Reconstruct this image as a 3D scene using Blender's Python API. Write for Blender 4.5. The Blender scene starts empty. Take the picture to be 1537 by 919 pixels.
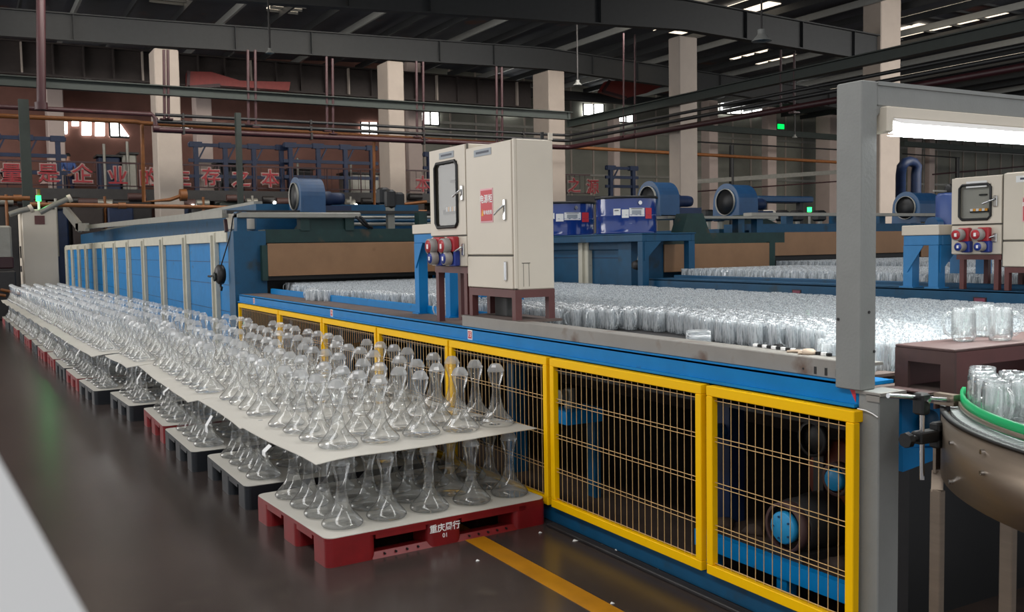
import bpy, math, random
import numpy as np
from mathutils import Vector, Matrix
random.seed(7)
PI = math.pi
sc = bpy.context.scene
col = sc.collection
# ------------------------------------------------------------------ camera
F, YAW, PITCH, ROLL, EYE = 1442.0, math.radians(29.65), math.radians(-3.57), math.radians(-0.94), 1.6
fw = Vector((math.sin(YAW)*math.cos(PITCH), math.cos(YAW)*math.cos(PITCH), math.sin(PITCH)))
_r = Vector((math.cos(YAW), -math.sin(YAW), 0)); _u = _r.cross(fw)
rt = _r*math.cos(ROLL)+_u*math.sin(ROLL); up = -_r*math.sin(ROLL)+_u*math.cos(ROLL)
CAM = Vector((0, 0, EYE))
cd = bpy.data.cameras.new('camera'); cam = bpy.data.objects.new('camera', cd); col.objects.link(cam)
cam.matrix_world = Matrix(((rt.x, up.x, -fw.x, 0), (rt.y, up.y, -fw.y, 0), (rt.z, up.z, -fw.z, EYE), (0, 0, 0, 1)))
cd.sensor_width = 36; cd.lens = F/1537*36; cd.clip_start = 0.02; cd.clip_end = 400
cd.dof.use_dof = True; cd.dof.focus_distance = 6.0; cd.dof.aperture_fstop = 11
sc.camera = cam
# ------------------------------------------------------------------ world, light, exposure
w = bpy.data.worlds.new('world'); sc.world = w; w.use_nodes = True
bg = w.node_tree.nodes['Background']; bg.inputs[0].default_value = (0.95, 0.97, 1.0, 1); bg.inputs[1].default_value = 0.7
sc.view_settings.view_transform = 'Standard'; sc.view_settings.look = 'None'
sc.view_settings.exposure = 0.42; sc.view_settings.gamma = 1.0; sc.view_settings.use_curve_mapping = False
sc.cycles.transparent_max_bounces = 40; sc.cycles.max_bounces = 7; sc.cycles.diffuse_bounces = 3
sc.cycles.glossy_bounces = 3; sc.cycles.caustics_reflective = False; sc.cycles.caustics_refractive = False
sc.cycles.sample_clamp_indirect = 4.0
def area(name, loc, rot, sx, sy, power, color=(1, 1, 1)):
    l = bpy.data.lights.new(name, 'AREA'); l.shape = 'RECTANGLE'; l.size = sx; l.size_y = sy; l.energy = power; l.color = color
    o = bpy.data.objects.new(name, l); o.location = loc; o.rotation_euler = rot; col.objects.link(o)
    o.visible_camera = True
    return o
# added area lights brightening the hall from under the roof and the left
area('roof_fill_light', (-3.5, 5, 9.0), (0, 0, 0), 1.6, 26, 900, (0.97, 0.98, 1.0))
area('roof_fill_light', (7.5, 7, 9.0), (0, 0, 0), 1.2, 20, 500, (0.97, 0.98, 1.0))
area('roof_fill_light', (12, 27.0, 9.3), (math.radians(52), 0, 0), 22, 1.4, 1000, (1.0, 0.95, 0.88))  # tilted fill, added to brighten the far columns and wall
area('side_fill_light', (-12, 31, 6.0), (0, -PI/2, 0), 7, 20, 1500, (1.0, 0.97, 0.93))  # added out of view so the columns are lit from the left
area('roof_fill_light', (36, 11, 8.4), (math.radians(50), 0, math.radians(-20)), 20, 2.0, 2800, (1.0, 0.96, 0.9))  # unseen fill added for the far right wall
# ------------------------------------------------------------------ pixel <-> place
def ray(px, py): return fw + rt*((px-768.5)/F) - up*((py-459.5)/F)
def UX(px, py, v): d = ray(px, py); return CAM + d*(v/d.x)
def UY(px, py, v): d = ray(px, py); return CAM + d*(v/d.y)
def UZ(px, py, v): d = ray(px, py); return CAM + d*((v-EYE)/d.z)
# ------------------------------------------------------------------ materials
def lin(c):
    return tuple(((x/255)/12.92 if x/255 <= 0.04045 else ((x/255+0.055)/1.055)**2.4) for x in c)
MC = {}
def mat(name, rgb, rough=0.55, metal=0.0, var=0.12, scale=6.0, bump=0.0, dirt=None, bscale=None, spec=0.5, coat=0.0, stretch=None):
    if name in MC: return MC[name]
    m = bpy.data.materials.new(name); m.use_nodes = True; nt = m.node_tree; b = nt.nodes['Principled BSDF']
    c = lin(rgb)
    tc = nt.nodes.new('ShaderNodeTexCoord'); src = tc.outputs['Object']
    if stretch:
        mp = nt.nodes.new('ShaderNodeMapping'); mp.inputs['Scale'].default_value = stretch; nt.links.new(src, mp.inputs[0]); src = mp.outputs[0]
    n = nt.nodes.new('ShaderNodeTexNoise'); n.inputs['Scale'].default_value = scale; n.inputs['Detail'].default_value = 6; n.inputs['Roughness'].default_value = 0.62
    nt.links.new(src, n.inputs['Vector'])
    r = nt.nodes.new('ShaderNodeValToRGB'); e = r.color_ramp.elements
    e[0].position = 0.3; e[1].position = 0.7
    e[0].color = tuple(x*(1-var) for x in c)+(1,); e[1].color = tuple(min(1, x*(1+var)) for x in c)+(1,)
    nt.links.new(n.outputs['Fac'], r.inputs[0]); out = r.outputs[0]
    if dirt:
        n2 = nt.nodes.new('ShaderNodeTexNoise'); n2.inputs['Scale'].default_value = dirt[2]; n2.inputs['Detail'].default_value = 8
        nt.links.new(src, n2.inputs['Vector'])
        r2 = nt.nodes.new('ShaderNodeValToRGB'); r2.color_ramp.elements[0].position = dirt[1]; r2.color_ramp.elements[1].position = min(1, dirt[1]+0.12)
        nt.links.new(n2.outputs['Fac'], r2.inputs[0])
        mx = nt.nodes.new('ShaderNodeMix'); mx.data_type = 'RGBA'; nt.links.new(r2.outputs[0], mx.inputs[0])
        nt.links.new(out, mx.inputs[6]); mx.inputs[7].default_value = lin(dirt[0])+(1,); out = mx.outputs[2]
    nt.links.new(out, b.inputs['Base Color'])
    b.inputs['Roughness'].default_value = rough; b.inputs['Metallic'].default_value = metal
    b.inputs['Specular IOR Level'].default_value = spec; b.inputs['Coat Weight'].default_value = coat
    if bump:
        bp = nt.nodes.new('ShaderNodeBump'); bp.inputs['Strength'].default_value = bump; bp.inputs['Distance'].default_value = 0.01
        if bscale:
            n3 = nt.nodes.new('ShaderNodeTexNoise'); n3.inputs['Scale'].default_value = bscale; nt.links.new(src, n3.inputs['Vector']); nt.links.new(n3.outputs['Fac'], bp.inputs['Height'])
        else: nt.links.new(n.outputs['Fac'], bp.inputs['Height'])
        nt.links.new(bp.outputs[0], b.inputs['Normal'])
    MC[name] = m; return m
def emis(name, rgb, s):
    if name in MC: return MC[name]
    m = bpy.data.materials.new(name); m.use_nodes = True; b = m.node_tree.nodes['Principled BSDF']
    b.inputs['Base Color'].default_value = (0, 0, 0, 1); b.inputs['Emission Color'].default_value = lin(rgb)+(1,); b.inputs['Emission Strength'].default_value = s
    MC[name] = m; return m
def glass(name, edge, tint, milky=0.0, gl=1.0, rough=0.03, tir=0.3, pwr=5.0, streak=0.0, white=0.0):
    m = bpy.data.materials.new(name); m.use_nodes = True; nt = m.node_tree; nt.nodes.remove(nt.nodes['Principled BSDF']); out = nt.nodes['Material Output']
    lw = nt.nodes.new('ShaderNodeLayerWeight'); lw.inputs[0].default_value = 0.5
    pw = nt.nodes.new('ShaderNodeMath'); pw.operation = 'POWER'; pw.inputs[1].default_value = pwr; nt.links.new(lw.outputs['Facing'], pw.inputs[0])
    mx = nt.nodes.new('ShaderNodeMix'); mx.data_type = 'RGBA'; nt.links.new(pw.outputs[0], mx.inputs[0])
    mx.inputs[6].default_value = tint+(1,); mx.inputs[7].default_value = edge+(1,)
    tr = nt.nodes.new('ShaderNodeBsdfTransparent'); nt.links.new(mx.outputs[2], tr.inputs[0])
    go = nt.nodes.new('ShaderNodeBsdfGlossy'); go.inputs['Roughness'].default_value = rough; go.inputs[0].default_value = (gl, gl, gl, 1)
    fr = nt.nodes.new('ShaderNodeMath'); fr.operation = 'POWER'; fr.inputs[1].default_value = 4.5; nt.links.new(lw.outputs['Facing'], fr.inputs[0])
    fm = nt.nodes.new('ShaderNodeMath'); fm.operation = 'MULTIPLY_ADD'; fm.inputs[1].default_value = 0.6; fm.use_clamp = True
    nt.links.new(fr.outputs[0], fm.inputs[0])
    f2 = nt.nodes.new('ShaderNodeFresnel'); f2.inputs[0].default_value = 1.5
    f3 = nt.nodes.new('ShaderNodeMath'); f3.operation = 'MULTIPLY_ADD'; f3.inputs[1].default_value = tir; f3.inputs[2].default_value = 0.025
    nt.links.new(f2.outputs[0], f3.inputs[0]); nt.links.new(f3.outputs[0], fm.inputs[2])
    if streak:   # painted highlights: noise mixes gloss and white in upright streaks on the ribs
        tc = nt.nodes.new('ShaderNodeTexCoord'); mp = nt.nodes.new('ShaderNodeMapping'); mp.inputs['Scale'].default_value = (130, 130, 14); nt.links.new(tc.outputs['Object'], mp.inputs[0])
        nz = nt.nodes.new('ShaderNodeTexNoise'); nz.inputs['Scale'].default_value = 1.0; nz.inputs['Detail'].default_value = 2; nt.links.new(mp.outputs[0], nz.inputs['Vector'])
        rr = nt.nodes.new('ShaderNodeValToRGB'); rr.color_ramp.elements[0].position = 0.42; rr.color_ramp.elements[1].position = 0.56; nt.links.new(nz.outputs['Fac'], rr.inputs[0])
        sm = nt.nodes.new('ShaderNodeMath'); sm.operation = 'MULTIPLY_ADD'; sm.inputs[1].default_value = streak; nt.links.new(rr.outputs[0], sm.inputs[0]); nt.links.new(f3.outputs[0], sm.inputs[2]); nt.links.new(sm.outputs[0], fm.inputs[2])
    s = nt.nodes.new('ShaderNodeMixShader'); nt.links.new(fm.outputs[0], s.inputs[0]); nt.links.new(tr.outputs[0], s.inputs[1]); nt.links.new(go.outputs[0], s.inputs[2])
    o = s.outputs[0]
    if milky:  # diffuse white: frosting on caps, painted brightness on the mugs
        df = nt.nodes.new('ShaderNodeBsdfDiffuse'); df.inputs[0].default_value = (0.93, 0.96, 0.98, 1)
        tl = nt.nodes.new('ShaderNodeBsdfTranslucent'); tl.inputs[0].default_value = (0.93, 0.96, 0.98, 1)
        a = nt.nodes.new('ShaderNodeMixShader'); a.inputs[0].default_value = 0.5; nt.links.new(df.outputs[0], a.inputs[1]); nt.links.new(tl.outputs[0], a.inputs[2])
        k = nt.nodes.new('ShaderNodeMixShader'); k.inputs[0].default_value = milky
        if white:
            wm = nt.nodes.new('ShaderNodeMath'); wm.operation = 'MULTIPLY_ADD'; wm.inputs[1].default_value = white; wm.inputs[2].default_value = milky; nt.links.new(rr.outputs[0], wm.inputs[0]); nt.links.new(wm.outputs[0], k.inputs[0])
        nt.links.new(o, k.inputs[1]); nt.links.new(a.outputs[0], k.inputs[2]); o = k.outputs[0]
    nt.links.new(o, out.inputs[0]); MC[name] = m; return m
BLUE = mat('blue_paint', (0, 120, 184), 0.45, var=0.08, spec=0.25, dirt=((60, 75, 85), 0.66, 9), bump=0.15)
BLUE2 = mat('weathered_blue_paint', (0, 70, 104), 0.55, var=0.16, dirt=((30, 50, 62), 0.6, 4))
DBLUE = mat('dark_blue_steel', (12, 34, 68), 0.55, var=0.2)
FANB = mat('fan_blue_paint', (32, 74, 112), 0.4, var=0.12)
GREEN = mat('dark_green_paint', (14, 48, 46), 0.6, var=0.25, dirt=((70, 60, 48), 0.62, 5))
YEL = mat('yellow_paint', (255, 196, 0), 0.45, var=0.03, spec=0.2, dirt=((170, 120, 20), 0.72, 14))
WIRE = mat('galvanised_wire', (214, 176, 120), 0.4, 0.3)
CAB = mat('ivory_cabinet_paint', (210, 200, 184), 0.45, var=0.03, scale=2)
CABD = mat('cabinet_seam', (92, 88, 80), 0.6)
GREY = mat('grey_paint', (132, 133, 130), 0.5, var=0.06, bump=0.08, bscale=90)
DGREY = mat('dark_grey_paint', (84, 84, 82), 0.5, var=0.1)
RAILG = mat('dusty_grey_sheet', (140, 136, 130), 0.55, var=0.08, dirt=((104, 84, 72), 0.6, 6))
DUST = mat('dusty_ledge_top', (98, 84, 78), 0.8, var=0.2)
BELT = mat('belt_mesh', (52, 50, 50), 0.55, 0.5, var=0.3, scale=60, bump=0.6, bscale=160)
BROWN = mat('red_oxide_steel', (92, 50, 48), 0.5, var=0.14)
RUST = mat('rusty_brown_plate', (78, 55, 52), 0.6, var=0.16, dirt=((70, 48, 44), 0.6, 7))
TAN = mat('heat_stained_sheet', (140, 106, 76), 0.5, 0.15, var=0.14, scale=2.2, dirt=((86, 54, 34), 0.7, 3))
WPOST = mat('ivory_post_paint', (196, 192, 176), 0.55, var=0.07, dirt=((120, 108, 88), 0.68, 8))
BOARD = mat('white_plastic_sheet', (206, 202, 192), 0.38, var=0.03, scale=3)
RED = mat('red_pallet_plastic', (122, 18, 22), 0.42, var=0.16, scale=9, dirt=((120, 60, 56), 0.7, 22))
NAVY = mat('black_pallet_plastic', (20, 24, 30), 0.5, var=0.2)
STEEL = mat('stainless_steel', (138, 124, 110), 0.36, 0.7, var=0.1, scale=3, stretch=(1, 1, 12))
CHROME = mat('chrome', (205, 205, 205), 0.16, 1.0, var=0.02)
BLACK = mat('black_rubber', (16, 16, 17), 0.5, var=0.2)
IRON = mat('cast_iron', (44, 42, 42), 0.5, 0.2, var=0.25)
GRAIL = mat('green_plastic_rail', (0, 150, 88), 0.35, var=0.05)
ORANGE = mat('orange_gas_pipe', (118, 70, 28), 0.5, var=0.15)
REDP = mat('red_fire_pipe', (50, 15, 21), 0.5, var=0.15)
GPIPE = mat('dark_green_girder', (36, 44, 40), 0.6, var=0.15)
BPIPE = mat('black_pipe', (24, 24, 26), 0.5)
RAFT = mat('grey_green_rafter', (36, 38, 40), 0.65, var=0.14)
GIRD = mat('brown_girder', (50, 42, 40), 0.7, var=0.18)
COLW = mat('painted_column', (168, 156, 146), 0.7, var=0.06, scale=1.5)
COLP = mat('pale_pink_column', (196, 178, 170), 0.7, var=0.05, scale=1.5)
PINK = mat('pink_brown_wall', (124, 86, 76), 0.8, var=0.22, scale=0.6)
WALLG = mat('grey_sheet_wall', (128, 128, 118), 0.7, var=0.12, scale=0.8)
ROOF = mat('dark_roof_sheet', (50, 54, 64), 0.75, var=0.3, scale=0.7, dirt=((96, 50, 30), 0.64, 0.5))  # red-brown noise patches painted in for the orange glow
FLOOR = mat('worn_epoxy_floor', (60, 52, 49), 0.24, var=0.22, scale=1.1, dirt=((72, 64, 58), 0.6, 5), bump=0.05)
LINE = mat('yellow_floor_line', (176, 118, 20), 0.35, var=0.14, scale=7)
DRUM = mat('blue_drum_paint', (22, 54, 126), 0.14, var=0.05, coat=0.4)
PAPER = mat('white_paper', (226, 226, 224), 0.6, var=0.02)
REDS = mat('red_sign_print', (196, 44, 56), 0.45, var=0.03)
WHITE = mat('white_print', (240, 238, 236), 0.5, var=0.01)
AMBER = mat('amber_print', (240, 160, 40), 0.5, var=0.02)
INK = mat('dark_print', (60, 66, 80), 0.5, var=0.02)
GREYL = mat('grey_label', (150, 156, 162), 0.5, var=0.02)
SOCR = mat('red_socket_plastic', (176, 46, 54), 0.35, var=0.03)
SOCB = mat('blue_socket_plastic', (34, 56, 140), 0.35, var=0.03)
SOCG = mat('grey_socket_ring', (150, 144, 140), 0.4, var=0.03)
DIRT_SHADE = mat('oily_dirt_and_shade', (46, 32, 24), 0.8, var=0.4, scale=5)  # greasy brown; also serves as painted shade behind the fence
MOTB = mat('bright_blue_cap', (40, 150, 205), 0.4, var=0.08)
BANR = mat('banner_red', (140, 22, 34), 0.5, var=0.03)
BANW = mat('banner_white', (160, 136, 132), 0.6, var=0.03)
SIL = mat('galvanised_duct', (142, 140, 132), 0.45, 0.4, var=0.1)
SLAT = mat('pale_acetal_slat', (196, 200, 200), 0.25, 0.2, var=0.03)
SKIN = mat('skin', (190, 140, 116), 0.6, var=0.03)
JACK = mat('blue_jacket_cloth', (84, 110, 170), 0.8, var=0.06)
TROU = mat('navy_trousers_cloth', (30, 36, 66), 0.85, var=0.06)
HAIR = mat('black_hair', (20, 18, 18), 0.6)
FOAM = mat('white_foam_sheet', (196, 196, 196), 0.6, var=0.02, scale=2)
DAY = emis('daylit_window', (255, 255, 250), 5.0)
DAYS = emis('daylit_skylight', (255, 238, 212), 1.3)
TUBE = emis('fluorescent_tube', (244, 255, 250), 9.0)
LEDG = emis('green_lamp', (30, 255, 90), 5.0)
LEDW = emis('white_lamp', (255, 255, 245), 7.0)
GLASS = glass('clear_glass', (0.06, 0.07, 0.07), (0.985, 0.99, 0.99), 0.03, tir=.3, pwr=3.6)
FROST = glass('frosted_cap_glass', (0.3, 0.32, 0.32), (0.95, 0.95, 0.95), 0.27, rough=0.06, tir=.4)
MUGG = glass('ribbed_glass', (0.25, 0.28, 0.3), (0.84, 0.87, 0.89), 0.2, rough=0.12, tir=.35, pwr=2.5, streak=.4, white=.5)  # white and streaks painted in to brighten the mug fronts
PANE = glass('window_pane', (0.5, 0.5, 0.5), (0.9, 0.92, 0.93), 0.0, gl=0.1, tir=.5)
# ------------------------------------------------------------------ mesh builder
ORG = {}
class MB:
    def __init__(s): s.v = []; s.f = []; s.sm = []
    def add(s, vs, fs, smooth=False):
        b = len(s.v); s.v += [tuple(v) for v in vs]; s.f += [tuple(i+b for i in f) for f in fs]; s.sm += [smooth]*len(fs); return s
    def box(s, x0, x1, y0, y1, z0, z1):
        vs = [(x0, y0, z0), (x1, y0, z0), (x1, y1, z0), (x0, y1, z0), (x0, y0, z1), (x1, y0, z1), (x1, y1, z1), (x0, y1, z1)]
        return s.add(vs, [(0, 3, 2, 1), (4, 5, 6, 7), (0, 1, 5, 4), (1, 2, 6, 5), (2, 3, 7, 6), (3, 0, 4, 7)])
    def bbox(s, x0, x1, y0, y1, z0, z1, c=0.004):
        # box with chamfered vertical and horizontal edges (8 corners cut)
        hx, hy, hz = (x1-x0)/2, (y1-y0)/2, (z1-z0)/2; cx, cy, cz = (x0+x1)/2, (y0+y1)/2, (z0+z1)/2; c = min(c, hx*.45, hy*.45, hz*.45)
        rings = []
        for z, k in ((-hz, c), (-hz+c, 0), (hz-c, 0), (hz, c)):
            X, Y = hx-k, hy-k
            rings.append([(cx+a, cy+b, cz+z) for a, b in ((X-c, -Y), (X, -Y+c), (X, Y-c), (X-c, Y), (-X+c, Y), (-X, Y-c), (-X, -Y+c), (-X+c, -Y))])
        vs = [p for r in rings for p in r]; fs = [tuple(range(7, -1, -1)), tuple(range(24, 32))]
        for j in range(3):
            for i in range(8): fs.append((j*8+i, j*8+(i+1) % 8, (j+1)*8+(i+1) % 8, (j+1)*8+i))
        return s.add(vs, fs)
    def bar(s, p0, p1, w, h, upv=(0, 0, 1)):
        p0 = Vector(p0); p1 = Vector(p1); d = (p1-p0).normalized(); u = Vector(upv)
        if abs(d.dot(u)) > 0.98: u = Vector((0, 1, 0))
        a = d.cross(u).normalized(); b = a.cross(d).normalized()
        vs = [p+a*(i*w/2)+b*(j*h/2) for p in (p0, p1) for i, j in ((-1, -1), (1, -1), (1, 1), (-1, 1))]
        return s.add(vs, [(0, 1, 2, 3), (7, 6, 5, 4), (0, 4, 5, 1), (1, 5, 6, 2), (2, 6, 7, 3), (3, 7, 4, 0)])
    def cyl(s, p0, p1, r, n=12, r2=None, caps=True):
        p0 = Vector(p0); p1 = Vector(p1); d = (p1-p0).normalized(); u = Vector((0, 0, 1)) if abs(d.z) < 0.9 else Vector((1, 0, 0))
        a = d.cross(u).normalized(); b = d.cross(a); r2 = r if r2 is None else r2
        vs = [p+(a*math.cos(t)+b*math.sin(t))*q for p, q in ((p0, r), (p1, r2)) for t in [2*PI*i/n for i in range(n)]]
        s.add(vs, [(i, (i+1) % n, n+(i+1) % n, n+i) for i in range(n)], True)
        if caps: s.add(vs, [tuple(range(n-1, -1, -1)), tuple(range(n, 2*n))])
        return s
    def lathe(s, prof, o=(0, 0, 0), n=24, axis='z', fn=None, smooth=True):
        o = Vector(o); vs = []
        for k, (r, z) in enumerate(prof):
            for i in range(n):
                t = 2*PI*i/n; rr = r*(fn(t, z) if fn else 1); p = (rr*math.cos(t), rr*math.sin(t), z)
                if axis == 'x': p = (p[2], p[0], p[1])
                if axis == 'y': p = (p[0], p[2], p[1])
                vs.append(o+Vector(p))
        fs = [(k*n+i, k*n+(i+1) % n, (k+1)*n+(i+1) % n, (k+1)*n+i) for k in range(len(prof)-1) for i in range(n)]
        return s.add(vs, fs, smooth)
    def tube(s, pts, r, n=8, close=False):
        pts = [Vector(p) for p in pts]; m = len(pts); vs = []
        a = None
        for k, p in enumerate(pts):
            d = (pts[min(k+1, m-1)]-pts[max(k-1, 0)]).normalized()
            if a is None:
                u = Vector((0, 0, 1)) if abs(d.z) < 0.9 else Vector((1, 0, 0)); a = d.cross(u).normalized()
            else: a = (a-d*a.dot(d)).normalized()
            b = d.cross(a); q = r[k] if isinstance(r, (list, tuple)) else r
            vs += [p+(a*math.cos(2*PI*i/n)+b*math.sin(2*PI*i/n))*q for i in range(n)]
        fs = [(k*n+i, k*n+(i+1) % n, (k+1)*n+(i+1) % n, (k+1)*n+i) for k in range(m-1) for i in range(n)]
        s.add(vs, fs, True); return s.add(vs, [tuple(range(n-1, -1, -1)), tuple(range((m-1)*n, m*n))])
    def prism(s, poly, a, b, axis='y'):
        # poly in the two other axes (ordered x,y,z minus axis)
        def P(p, t): return {'y': (p[0], t, p[1]), 'x': (t, p[0], p[1]), 'z': (p[0], p[1], t)}[axis]
        n = len(poly); vs = [P(p, a) for p in poly]+[P(p, b) for p in poly]
        return s.add(vs, [tuple(range(n)), tuple(range(2*n-1, n-1, -1))]+[(i, n+i, n+(i+1) % n, (i+1) % n) for i in range(n)])
def mesh_of(mb, name, m, org=Vector((0, 0, 0))):
    me = bpy.data.meshes.new(name); me.from_pydata([tuple(Vector(v)-org) for v in mb.v], [], mb.f)
    me.polygons.foreach_set('use_smooth', mb.sm); me.materials.append(m); me.validate(); me.update(); return me
def thing(name, label, cat, loc, group=None):
    o = bpy.data.objects.new(name, None); o.location = loc; o.empty_display_size = 0.1; col.objects.link(o)
    o['label'] = label; o['category'] = cat
    if group: o['group'] = group
    ORG[o.name] = Vector(loc); return o
def part(name, mb, m, parent, label=None, stuff=False):
    org = ORG[parent.name]; o = bpy.data.objects.new(name, mesh_of(mb, name, m, org)); o.parent = parent; col.objects.link(o)
    ORG[o.name] = org
    if label: o['label'] = label
    if stuff: o['kind'] = 'stuff'
    return o
def solo(name, mb, m, label, cat, loc=None, group=None, kind=None):
    org = Vector(loc) if loc is not None else Vector(mb.v[0])
    o = bpy.data.objects.new(name, mesh_of(mb, name, m, org)); o.location = org; col.objects.link(o); ORG[o.name] = org
    o['label'] = label; o['category'] = cat
    if group: o['group'] = group
    if kind: o['kind'] = kind
    return o
def struct(name, mb, m):
    o = bpy.data.objects.new(name, mesh_of(mb, name, m)); col.objects.link(o); o['kind'] = 'structure'; ORG[o.name] = Vector((0, 0, 0)); return o
def text(name, s, at, right, upv, size, m, parent, ext=0.0008, offset=0.0, bold=0.0):
    cu = bpy.data.curves.new(name, 'FONT'); cu.body = s; cu.size = size; cu.align_x = 'CENTER'; cu.align_y = 'CENTER'; cu.extrude = ext; cu.offset = offset; cu.resolution_u = 3
    o = bpy.data.objects.new('tmp', cu); col.objects.link(o); bpy.context.view_layer.update()
    me = bpy.data.meshes.new_from_object(o.evaluated_get(bpy.context.evaluated_depsgraph_get())); me.name = name
    bpy.data.objects.remove(o)
    R = Vector(right).normalized(); U = Vector(upv).normalized(); N = R.cross(U)
    org = ORG[parent.name]; at = Vector(at)-org
    me.transform(Matrix(((R.x, U.x, N.x, at.x), (R.y, U.y, N.y, at.y), (R.z, U.z, N.z, at.z), (0, 0, 0, 1))))
    me.materials.clear(); me.materials.append(m)
    q = bpy.data.objects.new(name, me); q.parent = parent; col.objects.link(q); ORG[q.name] = org; return q
NX = ((0, -1, 0), (0, 0, 1)); NY = ((1, 0, 0), (0, 0, 1))   # text facing -x, facing -y
ORD = ['first', 'second', 'third', 'fourth', 'fifth', 'sixth', 'seventh', 'eighth', 'ninth', 'tenth', 'eleventh', 'twelfth', 'thirteenth', 'fourteenth', 'fifteenth', 'sixteenth', 'seventeenth', 'eighteenth', 'nineteenth', 'twentieth']
def od(n):
    if n < 20: return ORD[n]
    t = {2: 'twenty', 3: 'thirty', 4: 'forty', 5: 'fifty', 6: 'sixty', 7: 'seventy', 8: 'eighty', 9: 'ninety'}[(n+1)//10]
    return t+'-'+ORD[(n+1) % 10-1] if (n+1) % 10 else t[:-1]+'ieth'
# ------------------------------------------------------------------ structure
struct('floor', MB().add([(-14, -8, 0), (95, -8, 0), (95, 50, 0), (-14, 50, 0)], [(0, 1, 2, 3)]), FLOOR)
struct('trim_1', MB().box(2.31, 2.43, -4, 11.6, 0.0, 0.0025), LINE)
WB = 47.0
wall = struct('wall_back', MB().box(-14, 95, WB, WB+.2, 0, 12), WALLG)
pk = part('cladding', MB().box(-14, 21, WB-.08, WB-.003, 0, 12), PINK, wall)
bm = MB()
for i in range(46):
    x = 21.5+i*1.55; part('batten', MB().box(x, x+.1, WB-.06, WB-.002, 0, 12), COLW, wall)
for z in (3.4, 5.6, 8.2): part('rail', MB().box(21, 95, WB-.12, WB-.03, z, z+.14), SIL, wall)
# ceiling: sheets, rafters, purlins, skylights
ceil = struct('ceiling', MB().add([(-14, -8, 9.7), (20.9, -8, 11.2), (20.9, 50, 11.2), (-14, 50, 9.7), (95, -8, 8.6), (95, 50, 8.6)], [(0, 3, 2, 1), (1, 2, 5, 4)]), ROOF)
def roofz(x): return 9.7+(x+14)*1.5/34.9 if x < 20.9 else 11.2-(x-20.9)*2.6/74.1
def rafter(y, pts, d, w_=0.3):
    for (xa, za), (xb, zb) in zip(pts[:-1], pts[1:]):
        m_ = MB(); m_.add([(xa, y-.02, za), (xb, y-.02, zb), (xb, y+.02, zb), (xa, y+.02, za), (xa, y-.02, za+d), (xb, y-.02, zb+d), (xb, y+.02, zb+d), (xa, y+.02, za+d)],
              [(0, 3, 2, 1), (4, 5, 6, 7), (0, 1, 5, 4), (1, 2, 6, 5), (2, 3, 7, 6), (3, 0, 4, 7)])
        for z_ in (0, d): m_.add([(xa, y-w_/2, za+z_-.02), (xb, y-w_/2, zb+z_-.02), (xb, y+w_/2, zb+z_-.02), (xa, y+w_/2, za+z_-.02), (xa, y-w_/2, za+z_+.02), (xb, y-w_/2, zb+z_+.02), (xb, y+w_/2, zb+z_+.02), (xa, y+w_/2, za+z_+.02)],
              [(0, 3, 2, 1), (4, 5, 6, 7), (0, 1, 5, 4), (1, 2, 6, 5), (2, 3, 7, 6), (3, 0, 4, 7)])
        n = int((xb-xa)/2.4)
        for i in range(1, n):
            t = i/n; m_.box(xa+(xb-xa)*t-.01, xa+(xb-xa)*t+.01, y-w_/2, y+w_/2, za+(zb-za)*t, za+(zb-za)*t+d)
        part('rafter', m_, RAFT, ceil)
rafter(25, [(-14, 7.1), (6.9, 7.95), (14.1, 8.3), (20.9, 8.6), (31.5, 8.27)], .95)
rafter(35.2, [(-14, 8.3), (6, 8.68), (14.4, 8.9), (21.8, 9.1), (34, 8.6), (80, 7.4)], .85)
rafter(12, [(-14, 7.4), (20.9, 9.0), (60, 7.8)], .9)
for i in range(44):
    x = -12+i*1.75
    part('purlin', MB().box(x, x+.09, -8, 47, roofz(x)-.42, roofz(x)-.16), RAFT if i % 3 else GREY, ceil)
for x, y0, y1 in ((-3.5, -7, 40), (7.5, -2, 23), (3, 26, 34), (8.6, 26, 34), (12.2, 26, 34.5), (16, 26.5, 33), (24, 28, 33), (27.5, 28, 34), (36, 27, 33), (40, 12, 22), (44.5, 26, 40)):  # first two strips are unseen, added for even light from above
    z = roofz(x)
    part('skylight', MB().box(x-.8, x+.8, y0, y1, z-.06, z-.03), DAYS, ceil)
for (a, b), (c, d) in (((1358, 33), (1490, 6)), ((1398, 46), (1536, 19)), ((1440, 58), (1536, 39)), ((1105, 90), (1170, 76)), ((1140, 97), (1215, 84)), ((1165, 110), (1255, 94)), ((250, 2), (262, -12)), ((425, 16), (440, 2))):
    zz = 9.9; p = UZ(a, b, zz); q = UZ(c, d, zz); xm = (p.x+q.x)/2; zz = roofz(xm)-.1; p = UZ(a, b, zz); q = UZ(c, d, zz); xm = (p.x+q.x)/2
    y0, y1 = min(p.y, q.y), max(p.y, q.y); y1 = min(y1, 46); y0 = max(y0, y1-14); hw = 1.0 if a > 1300 else .6
    part('skylight', MB().box(xm-hw, xm+hw, y0, y1, zz, zz+.04), DAYS, ceil)
    nb_ = max(3, int((y1-y0)/1.2))
    for k in range(nb_+1): yy = y0+(y1-y0)*k/nb_; part('glazing_bar', MB().box(xm-hw, xm+hw, yy-.04, yy+.04, zz-.1, zz), RAFT, ceil)
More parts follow.
